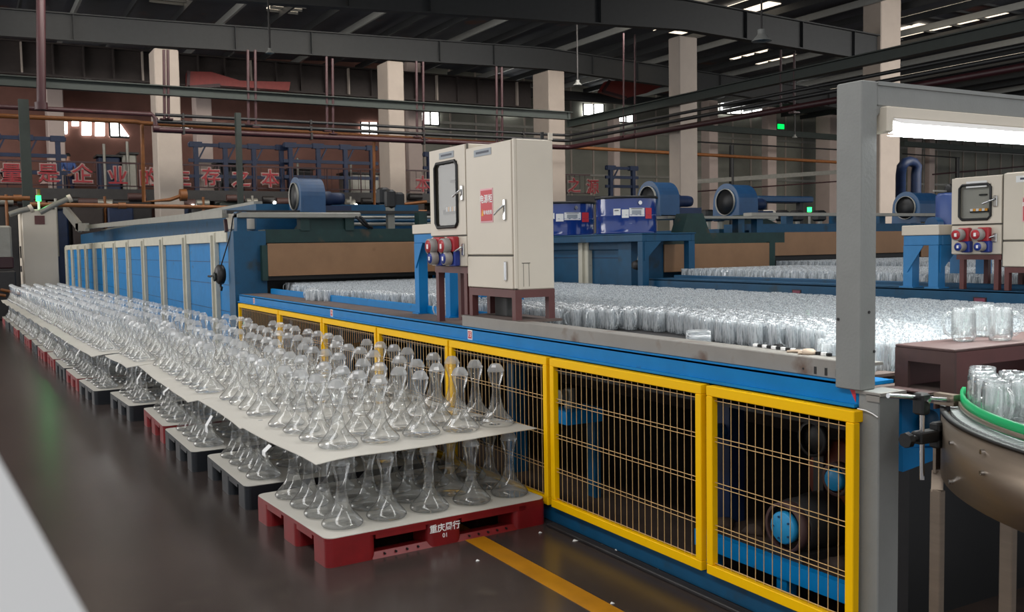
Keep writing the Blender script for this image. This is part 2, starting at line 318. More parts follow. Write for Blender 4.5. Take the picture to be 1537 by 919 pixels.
# daylight windows in the far wall
WIN = [(93, 183, 101, 201), (108, 180, 118, 189), (123, 181, 137, 203), (143, 182, 157, 204), (164, 183, 194, 205),
       (541, 184, 567, 204), (632, 169, 659, 187), (748, 147, 778, 171), (875, 157, 906, 173), (928, 170, 950, 183), (1080, 147, 1144, 170),
       (270, 186, 300, 198), (305, 188, 345, 198), (350, 190, 392, 195), (410, 194, 436, 197)]
for i, (a, b, c, d) in enumerate(WIN):
    y = WB-.16; p = UY(a, b, y); q = UY(c, d, y); p2 = UY(a, d, y); q2 = UY(c, b, y)
    m_ = MB().add([p2, q, q2, p, *(v+Vector((0, .05, 0)) for v in (p2, q, q2, p))], [(0, 1, 2, 3), (4, 7, 6, 5), (0, 4, 5, 1), (1, 5, 6, 2), (2, 6, 7, 3), (3, 7, 4, 0)])
    if i == 4:
        q2 = UY(178, 183, y); m_ = MB().add([p2, q, q2, p, *(v+Vector((0, .05, 0)) for v in (p2, q, q2, p))], [(0, 1, 2, 3), (4, 7, 6, 5), (0, 4, 5, 1), (1, 5, 6, 2), (2, 6, 7, 3), (3, 7, 4, 0)])
    wo = struct('window_%d' % (i+1), m_, DAY)
    if c-a > 20:
        fr = MB(); z0, z1 = min(p2.z, q.z), max(p.z, q2.z)
        for t in (0, .5, 1) if c-a < 50 else (0, .25, .5, .75, 1):
            if i == 4 and t == 1: continue
            x = p.x+(q.x-p.x)*t; fr.box(x-.04, x+.04, y-.05, y-.005, z0, z1)
        fr.box(p.x, q.x, y-.05, y-.005, z0-.06, z0+.03); part('window_frame', fr, RAFT, wo)
# ------------------------------------------------------------------ columns
mz_ = 3.93
def column(px0, pxm, px1, pytop, y, label, m=COLW, name='concrete_column', bottom=0):
    # px0..pxm is the face along y, pxm..px1 the face along x, measured near the top
    A = UY(pxm, pytop+60, y); wx = UY(px1, pytop+60, y).x-A.x; far = UX(px0, pytop+60, A.x).y
    dy = min(max(far-y, .4), 1.3); z = UY(pxm, pytop, y).z
    t = thing(name, label, 'column', (A.x+wx/2, y+dy/2, bottom))
    part('shaft', MB().bbox(A.x, A.x+wx, y, y+dy, bottom, z, .03), m, t)
    part('base', MB().bbox(A.x-.06, A.x+wx+.06, y-.06, y+dy+.06, bottom, bottom+.35, .03), m, t)
    return t
column(225, 233, 270, 72, 34.2, 'tall square grey column rising behind the long blue tunnel, second from left')
column(567, 583, 607, 91, 34.4, 'tall square column just left of the near electrical cabinet')
column(1003, 1020, 1047, 53, 24.6, 'tall square grey column right of the blue drums, standing free')
column(1295, 1323, 1353, -60, 24.8, 'tall grey column directly behind the grey portal frame')
column(788, 824, 848, 105, 34.6, 'tall column behind the near electrical cabinet top')
for a, b, c, tp, lab in ((66, 70, 95, 90, 'pale pink far column left of the person on the platform'), (288, 294, 318, 108, 'pale pink far column just right of the second grey column'),
                         (607, 612, 633, 92, 'pale pink far column beside the middle grey column'), (912, 922, 931, 176, 'slim pale far column left of the free-standing column'),
                         (1052, 1065, 1078, 150, 'pale pink far column right of the free-standing column'), (1143, 1153, 1166, 160, 'pale pink far column left of the green exit sign'),
                         (1224, 1246, 1262, 172, 'wide pale pink far column beside the portal post'), (1362, 1374, 1384, 150, 'pale pink far column behind the black bent duct'), (1388, 1396, 1404, 150, 'slim pale far column right of the black bent duct')):
    column(a, b, c, tp, 45.3 if a < 95 else 43.5, lab, COLP, 'painted_column', mz_ if a < 1000 else 0)
# ------------------------------------------------------------------ girders and pipes
def line(name, p, q, w_, h, m, label, cat='pipe', rnd=False, group=None, extra=None):
    t = thing(name, label, cat, (Vector(p)+Vector(q))/2, group)
    mb = MB()
    if rnd: mb.cyl(p, q, w_/2, 10)
    else: mb.bar(p, q, w_, h)
    part('run', mb, m, t)
    if extra: extra(t)
    return t
PY, PX = 30.6, 20.0
g = thing('steel_girder', 'long dark green girder crossing the hall above the pipes', 'girder', (5, PY, 6.5))
z = 6.45
part('web', MB().box(-10, PX, PY-.015, PY+.015, z-.12, z+.12).box(PX-.015, PX+.015, 3, PY, z-.42, z-.18).box(PX-.05, PX+.05, PY-.05, PY+.05, z-.42, z+.12), GPIPE, g)
for dz in (-.13, .13): part('flange', MB().box(-10, PX+.12, PY-.12, PY+.12, z+dz-.015, z+dz+.015).box(PX-.12, PX+.12, 3, PY-.12, z+dz-.315, z+dz-.285), GPIPE, g)
for k, (z, r, m, lab) in enumerate(((5.72, .05, BPIPE, 'thin black pipe, upper of the pair under the green girder'), (5.52, .06, BPIPE, 'black pipe running below the thin black pipe'), (5.27, .09, REDP, 'dark red fire pipe crossing the hall and turning towards the portal'))):
    t = thing('pipe', lab, 'pipe', (5, PY, z)); part('run', MB().tube([(5.2, PY, z), (PX-.3, PY, z), (PX-.08, PY-.08, z), (PX, PY-.3, z), (PX, 3.0, z)], r, 8), m, t)
    for x in (6, 10, 14, 18): part('clamp', MB().box(x-.03, x+.03, PY-r-.02, PY+r+.02, z-r-.02, z+r+.02), IRON, t)
t = thing('pipe', 'dark red pipe running left from the second column to the thick riser', 'pipe', (2, PY, 5.68)); part('run', MB().tube([(-1, PY, 5.72), (5.1, PY, 5.72), (5.2, PY, 5.6), (5.2, PY, 5.36)], .07, 8), REDP, t); part('elbow', MB().cyl((5.12, PY, 5.3), (5.28, PY, 5.3), .12, 10), REDP, t)
# hangers: pairs of red drops
for i, (px, t0, t1) in enumerate(((246, 75, 178), (252, 75, 178), (372, 75, 186), (383, 75, 190), (490, 85, 196), (499, 88, 200), (625, 92, 205), (635, 93, 208), (745, 100, 218), (753, 101, 220), (936, 50, 205), (953, 52, 203), (1172, 75, 165), (1192, 80, 168))):
    if px < 900: a = UY(px, t0, PY); b = UY(px+1, t1, PY)
    elif px < 1000: a = UX(px, t0, PX); b = UX(px, t1, PX)
    else: a = UX(px, t0, PX); b = UX(px, t1, PX)
    side = 'left' if i % 2 == 0 else 'right'; places = ['in front of the second column', 'left of the middle column', 'near the middle of the hall', 'right of the middle column', 'above the near cabinet', 'left of the free-standing column', 'left of the portal post']
    t = thing('pipe_hanger', 'thin red hanger rod %s, %s of its pair' % (places[i//2], side), 'hanger', b)
    part('rod', MB().cyl(a, b, .045 if px < 900 else .03, 8), REDP, t); part('foot', MB().box(b.x-.12, b.x+.12, b.y-.1, b.y+.1, b.z-.04, b.z), REDP, t)
a, b = UY(61, -40, PY-1), UY(62, 165, PY-1)
t = thing('fire_riser', 'thick dark red riser pipe at the far left', 'pipe', b); part('run', MB().cyl(a, b, .12, 14), REDP, t); part('collar', MB().cyl(b, b+Vector((0, 0, .2)), .17, 14), REDP, t)
for px, t0, t1, lab in ((43, 150, 345, 'left of the green signal lamp'), (361, 170, 330, 'above the lever hoist')):
    a, b = UY(px, t0, 30), UY(px+1, t1, 30); t = thing('steel_post', 'slim dark steel post '+lab, 'post', (b.x, b.y, 0)); sw_ = .13 if px < 100 else .075; part('shaft', MB().box(b.x-sw_, b.x+sw_, 29.9, 30.1, 0, a.z), GPIPE, t); part('base_plate', MB().box(b.x-.25, b.x+.25, 29.75, 30.25, 0, .03), GPIPE, t)
# orange gas line
t = thing('gas_pipe', 'orange gas pipe crossing the hall with a drop at each end', 'pipe', UY(213, 185, 32))
P = [UY(-20, 173, 32), UY(205, 183, 32)]; part('run', MB().tube([P[0], P[1]], .07, 8), ORANGE, t)
c = UY(213, 185, 32); e = UY(1262, 244, 32)
part('run', MB().tube([UY(205, 183, 32), c, e], .07, 8), ORANGE, t)
part('drop', MB().tube([c, UY(216, 303, 32), UY(255, 300, 32), UY(275, 293, 32)], .06, 8), ORANGE, t)
d0 = UY(561, 208, 32); part('drop', MB().tube([d0, UY(562, 311, 32), UY(640, 303, 32)], .06, 8), ORANGE, t)
part('valve', MB().cyl(UY(270, 293, 32), UY(280, 293, 32), .2, 10), ORANGE, t)
for a, b, lab in (((-5, 297), (45, 298), 'short orange pipe at the far left edge'), ((45, 307), (300, 311), 'lower orange gas pipe over the blue tunnel'), ((300, 311), (640, 318), 'lower orange gas pipe behind the near cabinet')):
    p, q = UY(a[0], a[1], 29), UY(b[0], b[1], 29); t = thing('gas_pipe', lab, 'pipe', p); part('run', MB().tube([p, q], .06, 8), ORANGE, t); part('joint', MB().cyl((p*.5+q*.5), (p*.5+q*.5)+Vector((.2, 0, 0)), .09, 8), ORANGE, t)
# red ducts high at the back
def slab(name, px, y, th, m, label, cat):
    P = [UY(a, b, y) for a, b in px]; n = len(P)
    o = Vector((sum(p.x for p in P)/n, y, min(p.z for p in P)))
    t = thing(name, label, cat, o)
    vs = P+[p+Vector((0, th, 0)) for p in P]
    part('panel', MB().add(vs, [tuple(range(n)), tuple(range(2*n-1, n-1, -1))]+[(i, n+i, n+(i+1) % n, (i+1) % n) for i in range(n)]), m, t)
    part('edge_bar', MB().bar(P[0], P[1], .12, .12).bar(P[-1], P[0], .12, .12), REDP, t)
    return t
REDD = mat('red_crane_paint', (128, 44, 40), 0.55, var=0.1)
slab('red_hood', [(282, 131), (283, 107), (318, 108), (360, 121), (436, 123), (434, 136), (330, 128)], 39.4, .5, REDD, 'red sloping hood high behind the second column', 'hood')
slab('red_hood', [(905, 137), (915, 121), (1001, 126), (970, 140), (940, 147)], 39.4, .5, REDD, 'red sloping hood high left of the free-standing column', 'hood')
# crane girder band
g = thing('crane_girder', 'deep dark brown crane girder with vertical stiffeners', 'girder', (8, 40, 7.6))
za, zb = UY(60, 112, 40).z, UY(60, 66, 40).z
part('web', MB().box(-12, 24, 40, 40.06, za, zb), GIRD, g); part('flange', MB().box(-12, 24, 39.8, 40.3, za-.06, za), GIRD, g, None); part('flange', MB().box(-12, 24, 39.8, 40.3, zb, zb+.06), GIRD, g)
for i in range(34): part('stiffener', MB().box(-11.5+i*1.05, -11.44+i*1.05, 39.82, 40, za, zb), COLW if i % 4 == 1 else GIRD, g)
za, zb = UY(900, 152, 41).z, UY(900, 140, 41).z
g = thing('crane_girder', 'grey girder running high along the far right wall', 'girder', (34, 41, za)); part('web', MB().box(24.3, 33, 41, 41.06, za, zb), RAFT, g); part('flange', MB().box(24.3, 33, 40.85, 41.2, za-.05, za), RAFT, g)
# right side horizontals
for a, b, th, m, lab in (((1045, 191), (1262, 207), .3, GPIPE, 'dark girder crossing right of the free-standing column'), ((1045, 213), (1262, 225), .1, BPIPE, 'thin black pipe below the dark right girder'),
                       ((1040, 273), (1262, 258), .22, SIL, 'grey duct rising slightly to the portal post'), ((1040, 288), (1262, 272), .09, REDP, 'red pipe under the grey duct on the right'),
                       ((1355, 216), (1540, 228), .3, GPIPE, 'dark girder seen under the lit tube'), ((1355, 231), (1440, 237), .1, BPIPE, 'thin black pipe seen under the lit tube'), ((1400, 262), (1537, 250), .12, REDP, 'red pipe behind the right cabinet')):
    p, q = UY(a[0], a[1], 38), UY(b[0], b[1], 38); line('girder' if th > .2 else 'pipe', p, q, th*.8, th, m, lab, 'girder' if th > .2 else 'pipe', th < .15)
for px, a, b, lab in ((1098, 218, 288, 'black standpipe above the right fan'), (1437, 237, 262, 'short black standpipe behind the right cabinet')):
    p, q = UY(px, a, 38), UY(px, b, 38); t = thing('standpipe', lab, 'pipe', (q.x, q.y, 0)); part('run', MB().cyl((q.x, q.y, 0), p, .12, 10), BPIPE, t)
p = UY(1347, 180, 26); t = thing('fire_riser', 'red riser pipe beside the portal on the tall column', 'pipe', (p.x, p.y, 0)); part('run', MB().cyl((p.x, p.y, 0), (p.x, p.y, p.z+.4), .1, 10), REDP, t)
# black bent duct
t = thing('bent_duct', 'black duct bent like a hairpin behind the portal post', 'duct', UY(1365, 335, 22))
pts = [UY(1352, 330, 22.3), UY(1352, 262, 22.3)]+[UY(1352+13*(1-math.cos(k*PI/6)), 258-16*math.sin(k*PI/6), 22) for k in range(1, 6)]+[UY(1375, 262, 22), UY(1375, 335, 22)]
pts[0] = Vector((pts[1].x, pts[1].y, 0)); pts[-1] = Vector((pts[-2].x, pts[-2].y, 0))
part('bend', MB().tube(pts, .17, 12), DBLUE, t)
# ------------------------------------------------------------------ platform with slogan
MY = 38.0; mz = 3.92
t = thing('steel_platform', 'raised steel furnace platform at the far left of the hall', 'platform', (6, MY, 0))
part('deck', MB().box(-6, 29, MY, WB-.3, mz-.12, mz), GIRD, t); part('edge_beam', MB().box(-6, 29, MY-.12, MY, mz-.4, mz), IRON, t)
for i in range(9): x = -5+i*4.1; part('leg', MB().box(x-.14, x+.14, MY+.1, MY+.38, 0, mz-.12), REDP if i % 2 else IRON, t)
hr = thing('handrail', 'dark red handrail along the raised platform edge', 'railing', (6, MY, mz))
part('top_rail', MB().bar((-6, MY, mz+.95), (26, MY, mz+.98), .06, .06), REDP, hr); part('middle_rail', MB().bar((-6, MY, mz+.12), (26, MY, mz+.12), .04, .04), REDP, hr)
for i in range(22): x = -5.8+i*1.45; part('baluster', MB().box(x-.02, x+.02, MY-.02, MY+.02, mz, mz+.95), REDP, hr)
bn = MB()
for i in range(110): x = -5.9+i*.29; bn.box(x-.008, x+.008, MY-.008, MY+.008, mz+.12, mz+.95)
part('infill_bars', bn, REDP, hr, stuff=True)
sg = thing('slogan_sign', 'row of large red characters with white outlines on the platform railing', 'sign', (6, MY-.1, mz+.1))
def outlined(ch, px, py, size, parent):
    p = UY(px, py, MY-.16)
    o = text('character', ch, p, *NY, size, BANR, parent, ext=.012, offset=size*.008)
    org = ORG[parent.name]
    b_ = text('outline', ch, p+Vector((0, .05, 0)), *NY, size, BANW, o, ext=.012, offset=size*.055)
for ch, px, py in (('量', 18, 262), ('是', 73, 262), ('企', 124, 263), ('业', 177, 266), ('的', 224, 268), ('生', 272, 268), ('存', 317, 267), ('之', 362, 269), ('本', 406, 270)):
    outlined(ch, px, py, .72, sg)
for ch, px, py in (('本', 635, 278), ('之', 862, 280), ('源', 890, 282)):
    outlined(ch, px, py, .72, sg)
# blue steel racks on the platform
def rack(px0, px1, pyt, pyb, y, lab, nb=3):
    a, b = UY(px0, pyt, y), UY(px1, pyb, y); t = thing('steel_rack', lab, 'rack', (a.x, y, mz))
    for i in range(nb+1):
        x = a.x+(b.x-a.x)*i/nb; part('upright', MB().box(x-.09, x+.09, y, y+.18, mz, a.z+.1), DBLUE, t)
        part('bracket', MB().box(x-.25, x+.25, y-.02, y+.2, a.z-.1, a.z+.12), DBLUE, t)
    for k in range(3): z = a.z-(k)*(a.z-mz)/3.2; part('beam', MB().box(a.x-.3, b.x+.3, y+.03, y+.15, z-.07, z+.07), DBLUE, t)
    for i in range(nb):
        x = a.x+(b.x-a.x)*i/nb; x2 = a.x+(b.x-a.x)*(i+1)/nb; part('brace', MB().bar((x, y+.1, a.z-.8), (x+(x2-x)*.35, y+.1, a.z), .06, .06), DBLUE, t)
rack(-10, 90, 205, 285, 41, 'blue steel rack at far left behind the slogan', 2)
rack(294, 425, 217, 290, 41, 'blue steel rack between the second and middle columns', 3)
rack(436, 560, 218, 290, 40.5, 'blue steel rack behind the near fan', 3)
rack(645, 668, 232, 290, 40.5, 'short blue steel rack behind the near cabinet', 1)
rack(918, 952, 252, 290, 38.8, 'small blue ladder tower behind the blue drums', 1)
# furnace clutter under and on the platform
rnd = random.Random(3)
for i in range(26):
    px = 10+i*24.5; y = 36.5+rnd.random()*1.2
    if 220 < px < 275 or 560 < px < 610: continue
    p = UY(px, 322, y); h = UY(px, rnd.uniform(290, 303), y).z; w_ = rnd.uniform(.25, .55)
    t = thing('glass_machine', 'dark machine section under the platform, %s from the left' % od(i), 'machine', (p.x, y, 0), 'machine sections under the platform')
    part('housing', MB().bbox(p.x-w_, p.x+w_, y, y+.8, 0, h-.25, .05), [IRON, GIRD, GPIPE, DBLUE][i % 4], t)
    part('cylinder', MB().cyl((p.x-w_*.6, y-.1, h-.12), (p.x+w_*.6, y-.1, h-.12), .13, 10), [SIL, IRON, RUST][i % 3], t)
    if i % 3 == 0: part('pipe_stub', MB().cyl((p.x, y-.2, 1.5), (p.x, y-.2, h+.1), .05, 8), [ORANGE, SIL][i % 2], t)
    if i % 5 == 1: part('work_lamp', MB().cyl((p.x+.2, y-.25, h-.25), (p.x+.2, y-.3, h-.25), .06, 8), LEDW, t)
for i, (px, wpx, top, m, lab) in enumerate(((440, 30, 255, IRON, 'black machine on the platform behind the near fan'), (520, 50, 262, SIL, 'grey framed machine on the platform left of the middle column'), (150, 30, 236, DBLUE, 'blue cabinet on the platform behind the slogan'), (185, 20, 232, SIL, 'grey panel on the platform behind the slogan'), (330, 36, 246, IRON, 'dark machine on the platform right of the second column'))):
    p = UY(px, 282, 42); q = UY(px+wpx, top, 42); t = thing('furnace_unit', lab, 'machine', (p.x, 42, mz))
    part('housing', MB().bbox(p.x, q.x, 42, 43, mz, q.z, .05), m, t); part('cap', MB().box(p.x-.08, q.x+.08, 41.9, 43.1, q.z, q.z+.08), IRON, t); part('pipe_stub', MB().cyl((p.x+.2, 41.9, mz), (p.x+.2, 41.9, q.z+.5), .06, 8), SIL, t)
# person on the platform
def skin_body(name, nodes, edges, m, parent, sub=2):
    me = bpy.data.meshes.new(name); me.from_pydata([n[0] for n in nodes], edges, [])
    o = bpy.data.objects.new(name, me); col.objects.link(o)
    sk = o.modifiers.new('s', 'SKIN'); o.modifiers.new('b', 'SUBSURF').levels = sub
    for i, n in enumerate(nodes):
        me.skin_vertices[0].data[i].radius = (n[1], n[1] if len(n) < 3 else n[2]); me.skin_vertices[0].data[i].use_root = (i == 0)
    bpy.context.view_layer.update()
    m2 = bpy.data.meshes.new_from_object(o.evaluated_get(bpy.context.evaluated_depsgraph_get())); bpy.data.objects.remove(o)
    m2.name = name; m2.materials.clear(); m2.materials.append(m)
    for p in m2.polygons: p.use_smooth = True
    q = bpy.data.objects.new(name, m2); q.parent = parent; col.objects.link(q); ORG[q.name] = ORG[parent.name]; return q
pp = UY(104, 282, 43.8)
man = thing('person', 'person in blue jacket and navy trousers leaning on the platform railing', 'person', (pp.x, 43.8, mz))
B = [((0, 0, .95), .15, .11), ((0, -.02, 1.12), .14, .1), ((0, -.05, 1.36), .17, .11), ((0, -.08, 1.5), .06), ((0, -.11, 1.6), .075), ((0, -.12, 1.68), .085), ((0, -.12, 1.76), .05),
     ((.19, -.06, 1.42), .06), ((.27, -.2, 1.2), .045), ((.2, -.42, 1.08), .035), ((.17, -.5, 1.06), .028),
     ((-.19, -.06, 1.42), .06), ((-.27, -.2, 1.2), .045), ((-.2, -.42, 1.08), .035), ((-.17, -.5, 1.06), .028),
     ((.1, 0, .86), .1), ((.12, -.02, .48), .065), ((.13, .04, .1), .045), ((.14, -.1, .04), .04),
     ((-.1, 0, .86), .1), ((-.12, .04, .48), .065), ((-.13, .1, .1), .045), ((-.14, -.04, .04), .04)]
Eg = [(0, 1), (1, 2), (2, 3), (3, 4), (4, 5), (5, 6), (2, 7), (7, 8), (8, 9), (9, 10), (2, 11), (11, 12), (12, 13), (13, 14), (0, 15), (15, 16), (16, 17), (17, 18), (0, 19), (19, 20), (20, 21), (21, 22)]
skin_body('body', B, Eg, SKIN, man)
skin_body('jacket', [((0, 0, .9), .17, .14), ((0, -.02, 1.12), .165, .125), ((0, -.05, 1.38), .19, .13), ((0, -.07, 1.48), .08), ((.2, -.06, 1.42), .075), ((.28, -.2, 1.2), .062), ((.22, -.38, 1.1), .052), ((-.2, -.06, 1.42), .075), ((-.28, -.2, 1.2), .062), ((-.22, -.38, 1.1), .052)],
          [(0, 1), (1, 2), (2, 3), (2, 4), (4, 5), (5, 6), (2, 7), (7, 8), (8, 9)], JACK, man)
skin_body('trousers', [((0, 0, .95), .155, .12), ((.1, 0, .84), .115), ((.12, -.02, .48), .085), ((.13, .04, .1), .07), ((-.1, 0, .84), .115), ((-.12, .04, .48), .085), ((-.13, .1, .1), .07)], [(0, 1), (1, 2), (2, 3), (0, 4), (4, 5), (5, 6)], TROU, man)
part('hair', MB().lathe([(.0, .13), (.05, .12), (.085, .08), (.098, .03), (.09, -.02)], (pp.x, 43.8-.1, mz+1.68), 14), HAIR, man)
for s_ in (-1, 1):
    for k in range(4): part('finger', MB().tube([(pp.x+s_*(.15+k*.017), 43.8-.5, mz+1.06), (pp.x+s_*(.15+k*.017), 43.8-.56, mz+1.05), (pp.x+s_*(.15+k*.017), 43.8-.585+.004*k, mz+1.02)], .008, 6), SKIN, man)
    part('thumb', MB().tube([(pp.x+s_*.14, 43.8-.47, mz+1.06), (pp.x+s_*.11, 43.8-.51, mz+1.04)], .01, 6), SKIN, man)
rl = thing('handrail', 'rear handrail that the person leans on', 'railing', (pp.x, 43.2, mz)); part('top_rail', MB().bar((pp.x-1.6, 43.2, mz+1.01), (pp.x+2.5, 43.2, mz+1.01), .05, .05), IRON, rl)
for k in range(4): part('baluster', MB().box(pp.x-1.5+k*1.3-.02, pp.x-1.46+k*1.3, 43.18, 43.22, mz, mz+1.0), IRON, rl)
# pendant lamps
for px, py, y, lab in ((1143, 55, 16, 'grey pendant lamp hanging right of the free-standing column'), (867, 125, 30, 'grey pendant lamp hanging left of the free-standing column'), (405, 77, 24, 'grey pendant lamp hanging above the near fan'), (1193, 205, 33, 'lit pendant lamp under the dark right girder')):
    p = UY(px, py, y); k = {1143: .17, 867: .13, 405: .085, 1193: .1}[px]
    t = thing('pendant_lamp', lab, 'lamp', p); zt = roofz(p.x)-.02
    part('cable', MB().cyl((p.x, y, p.z+k), (p.x, y, max(zt, p.z+1)), .012+.0006*y, 6), IRON, t)
    part('shade', MB().lathe([(k*.5, k*.9), (k*.5, k*.35), (k*.6, k*.2), (k*1.25, -k*.5), (k*1.3, -k*.6), (k*1.2, -k*.55), (k*.5, k*.15), (0.001, k*.2)], p, 20), GREY, t)
    part('bulb', MB().lathe([(0.001, -k*.45), (k*.3, -k*.3), (k*.35, 0), (k*.2, k*.2)], p, 10), LEDW if px == 1193 else PAPER, t)
p = UY(1172, 190, WB-.5); t = thing('exit_sign', 'small green lit exit sign high on the far right wall', 'sign', p)
part('box', MB().box(p.x-.32, p.x+.32, p.y, p.y+.1, p.z-.2, p.z+.2), IRON, t); part('face', MB().box(p.x-.3, p.x+.3, p.y-.01, p.y, p.z-.16, p.z+.16), emis('exit_green', (0, 230, 90), 1.2), t)
for px, py, lab in ((1168, 143, 'left'), (1204, 148, 'right')):
    p = UY(px, py, 40); t = thing('flood_lamp', 'bright flood lamp under the roof above the exit sign, %s one' % lab, 'lamp', p)
    part('housing', MB().box(p.x-.55, p.x+.55, 40, 40.2, p.z-.12, p.z+.16), IRON, t); part('lens', MB().box(p.x-.5, p.x+.5, 39.97, 40, p.z-.1, p.z+.1), LEDW, t)
# ------------------------------------------------------------------ cooling conveyor A (nearest)
XA, XE = 2.92, 6.02
cv = thing('cooling_conveyor', 'long blue cooling conveyor carrying glass mugs, nearest machine', 'conveyor', (XA, 7, 0))
part('front_channel', MB().bbox(XA, XA+.05, 2.492, 11.9, .965, 1.06, .006).box(XA, XA+.2, 2.492, 11.9, 1.045, 1.058).box(XA-.02, XA, 2.492, 11.9, .968, .98), BLUE, cv, 'bright blue front channel')
part('ledge_plate', MB().box(XA+.05, XA+.36, 2.6, 12.0, 1.05, 1.062), DUST, cv)
part('inner_rail', MB().bbox(3.27, 3.31, 5.86, 11.75, 1.02, 1.125, .006), BLUE, cv)
part('side_rail', MB().bbox(2.935, 2.955, 2.5, 5.85, 1.06, 1.135, .004).box(2.955, 3.07, 2.5, 5.85, 1.118, 1.13), RAILG, cv, 'grey side rail with slots near the portal')
part('rail_slots', MB().cyl((2.934, 2.78, 1.085), (2.937, 2.78, 1.085), .005, 8).box(2.933, 2.936, 2.71, 2.722, 1.07, 1.10).box(2.933, 2.936, 2.655, 2.667, 1.07, 1.10).box(2.933, 2.936, 2.60, 2.612, 1.07, 1.10), BLACK, cv)
part('belt', MB().box(3.07, XE, 2.62, 13.0, 1.03, 1.047), BELT, cv, 'dark wire mesh belt')
part('belt_return', MB().box(3.2, XE, 2.6, 11.9, .80, .82), IRON, cv)
part('far_rail', MB().bbox(XE, XE+.05, 2.0, 11.9, .95, 1.1, .006), BLUE2, cv)
part('plinth', MB().bbox(2.9, 2.96, 1.9, 12, 0, .1, .004), BLUE2, cv)
part('shade_back_sheet', MB().box(5.9, 5.95, 1.9, 12, 0, 1.0), DIRT_SHADE, cv)  # dark sheet stands in for the shade behind the fence
part('shade_floor_sheet', MB().box(3.0, 5.9, 1.9, 12, .004, .03), DIRT_SHADE, cv)  # dark floor sheet, shade of the interior put into its colour
for y in (3.62, 5.77, 7.5, 9.2, 10.9):
    part('leg', MB().box(3.26, 3.36, y-.05, y+.05, 0, 1.03).box(3.24, 3.38, y-.07, y+.07, 0, .02), DBLUE if y < 4 else BLUE2, cv)  # nearest leg coloured darker for the shade behind the fence
for k in range(21): part('roller', MB().cyl((3.2, 2.72+k*.44, .95), (5.9, 2.3+k*.44, .95), .035, 10), IRON, cv)
for y, s_ in ((5.7, '15'), (8.48, '14'), (11.2, '13')):
    tg = part('number_tag', MB().box(XA-.003, XA, y-.033, y+.033, .98, 1.046), PAPER, cv, 'small red and white number tag')
    q = part('tag_face', MB().box(XA-.005, XA-.003, y-.024, y+.024, .989, 1.037), REDS, tg)
for y, s_ in ((5.7, '15'), (8.48, '14'), (11.2, '13')):
    tx = text('tag_number', s_, (XA-.0055, y, 1.013), *NX, .045, WHITE, cv, ext=.0004)
# fence panels
YB = [(2.468, 3.295), (3.33, 4.625), (4.66, 5.93), (5.955, 7.25), (7.28, 8.61), (8.64, 10.04), (10.07, 11.76)]
places = ['nearest the grey post', 'second from the grey post', 'third from the grey post, behind the nearest pallet', 'fourth from the grey post', 'fifth from the grey post', 'sixth from the grey post', 'farthest, beside the blue frame']
for i, (y0, y1) in enumerate(YB):
    t = thing('guard_panel', 'yellow framed wire guard panel, '+places[i], 'fence', (2.87, (y0+y1)/2, .1), 'yellow guard panels along the conveyor')
    x0, x1 = 2.87, 2.905
    part('top_rail', MB().bbox(x0, x1+.02, y0, y1, .915, .96, .003), YEL, t); part('bottom_rail', MB().bbox(x0, x1, y0, y1, .10, .145, .003), YEL, t)
    for a in (y0, y1-.04): part('stile', MB().bbox(x0, x1, a, a+.04, .145, .915, .003), YEL, t)
    n = round((y1-y0-.08)/.05); wm = MB()
    for k in range(1, n): y = y0+.04+(y1-y0-.08)*k/n; wm.cyl((2.892, y, .14), (2.892, y, .92), .0021, 5, caps=False)
    for z in (.155, .31, .33, .505, .525, .71, .73, .895): wm.cyl((2.888, y0+.03, z), (2.888, y1-.03, z), .0021, 5, caps=False)
    part('wire_mesh', wm, WIRE, t)
# cable conduit and debris along the plinth
solo('floor_conduit', MB().bbox(2.82, 2.87, 1.4, 4.6, 0, .018, .004), IRON, 'black cable conduit lying along the fence foot', 'conduit')
for k, (px, py) in enumerate(((862, 811), (903, 818), (925, 825), (716, 841), (990, 852), (810, 799), (946, 832), (918, 920))):
    p = UZ(px, py if py < 919 else 905, .004); s_ = .012 if k % 2 else .018
    solo('glass_shard', MB().add([(p.x-s_, p.y-s_*.5, .001), (p.x+s_, p.y-s_*.7, .001), (p.x+s_*.3, p.y+s_, .001), (p.x, p.y, .009)], [(0, 1, 3), (1, 2, 3), (2, 0, 3), (0, 2, 1)]), PAPER, 'pale chip of debris on the floor, %s from the pallet' % od(k), 'debris', p, 'debris on the floor')
# drive unit behind the nearest panel
t = thing('low_bench', 'low blue steel bench carrying the drive behind the nearest panel', 'frame', (3.1, 3.0, 0))
part('beam', MB().box(3.06, 3.1, 2.56, 3.6, .12, .2), BLUE, t); part('bench_top', MB().box(3.1, 3.6, 2.56, 3.6, .185, .2), DIRT_SHADE, t)
for y in (2.62, 3.03, 3.5): part('leg', MB().box(3.07, 3.13, y-.03, y+.03, .03, .12), BLUE, t)
t = thing('gear_motor', 'grey gear motor with bright blue end cap on the blue bench', 'motor', (3.12, 3.05, .2))
def disc(o, r, d, n=24): return MB().lathe([(.001, -d/2), (r*.92, -d/2), (r, -d/2+.006), (r, d/2), (.001, d/2)], o, n, 'x')
my, mz2 = 3.05, .335
part('housing', MB().lathe([(.05, 0), (.1, .0), (.12, .02), (.12, .12), (.13, .14), (.13, .3), (.1, .33), (.001, .33)], (3.14, my, mz2), 20, 'x'), IRON, t)
part('ring', MB().lathe([(.098, -.03), (.112, -.03), (.112, .03), (.098, .03), (.098, -.03)], (3.13, my, mz2), 24, 'x'), RUST, t)
part('end_cap', disc((3.11, my, mz2), .072, .04), MOTB, t, 'bright blue end cap'); part('foot', MB().box(3.1, 3.4, my-.11, my+.11, .2, .235), IRON, t)
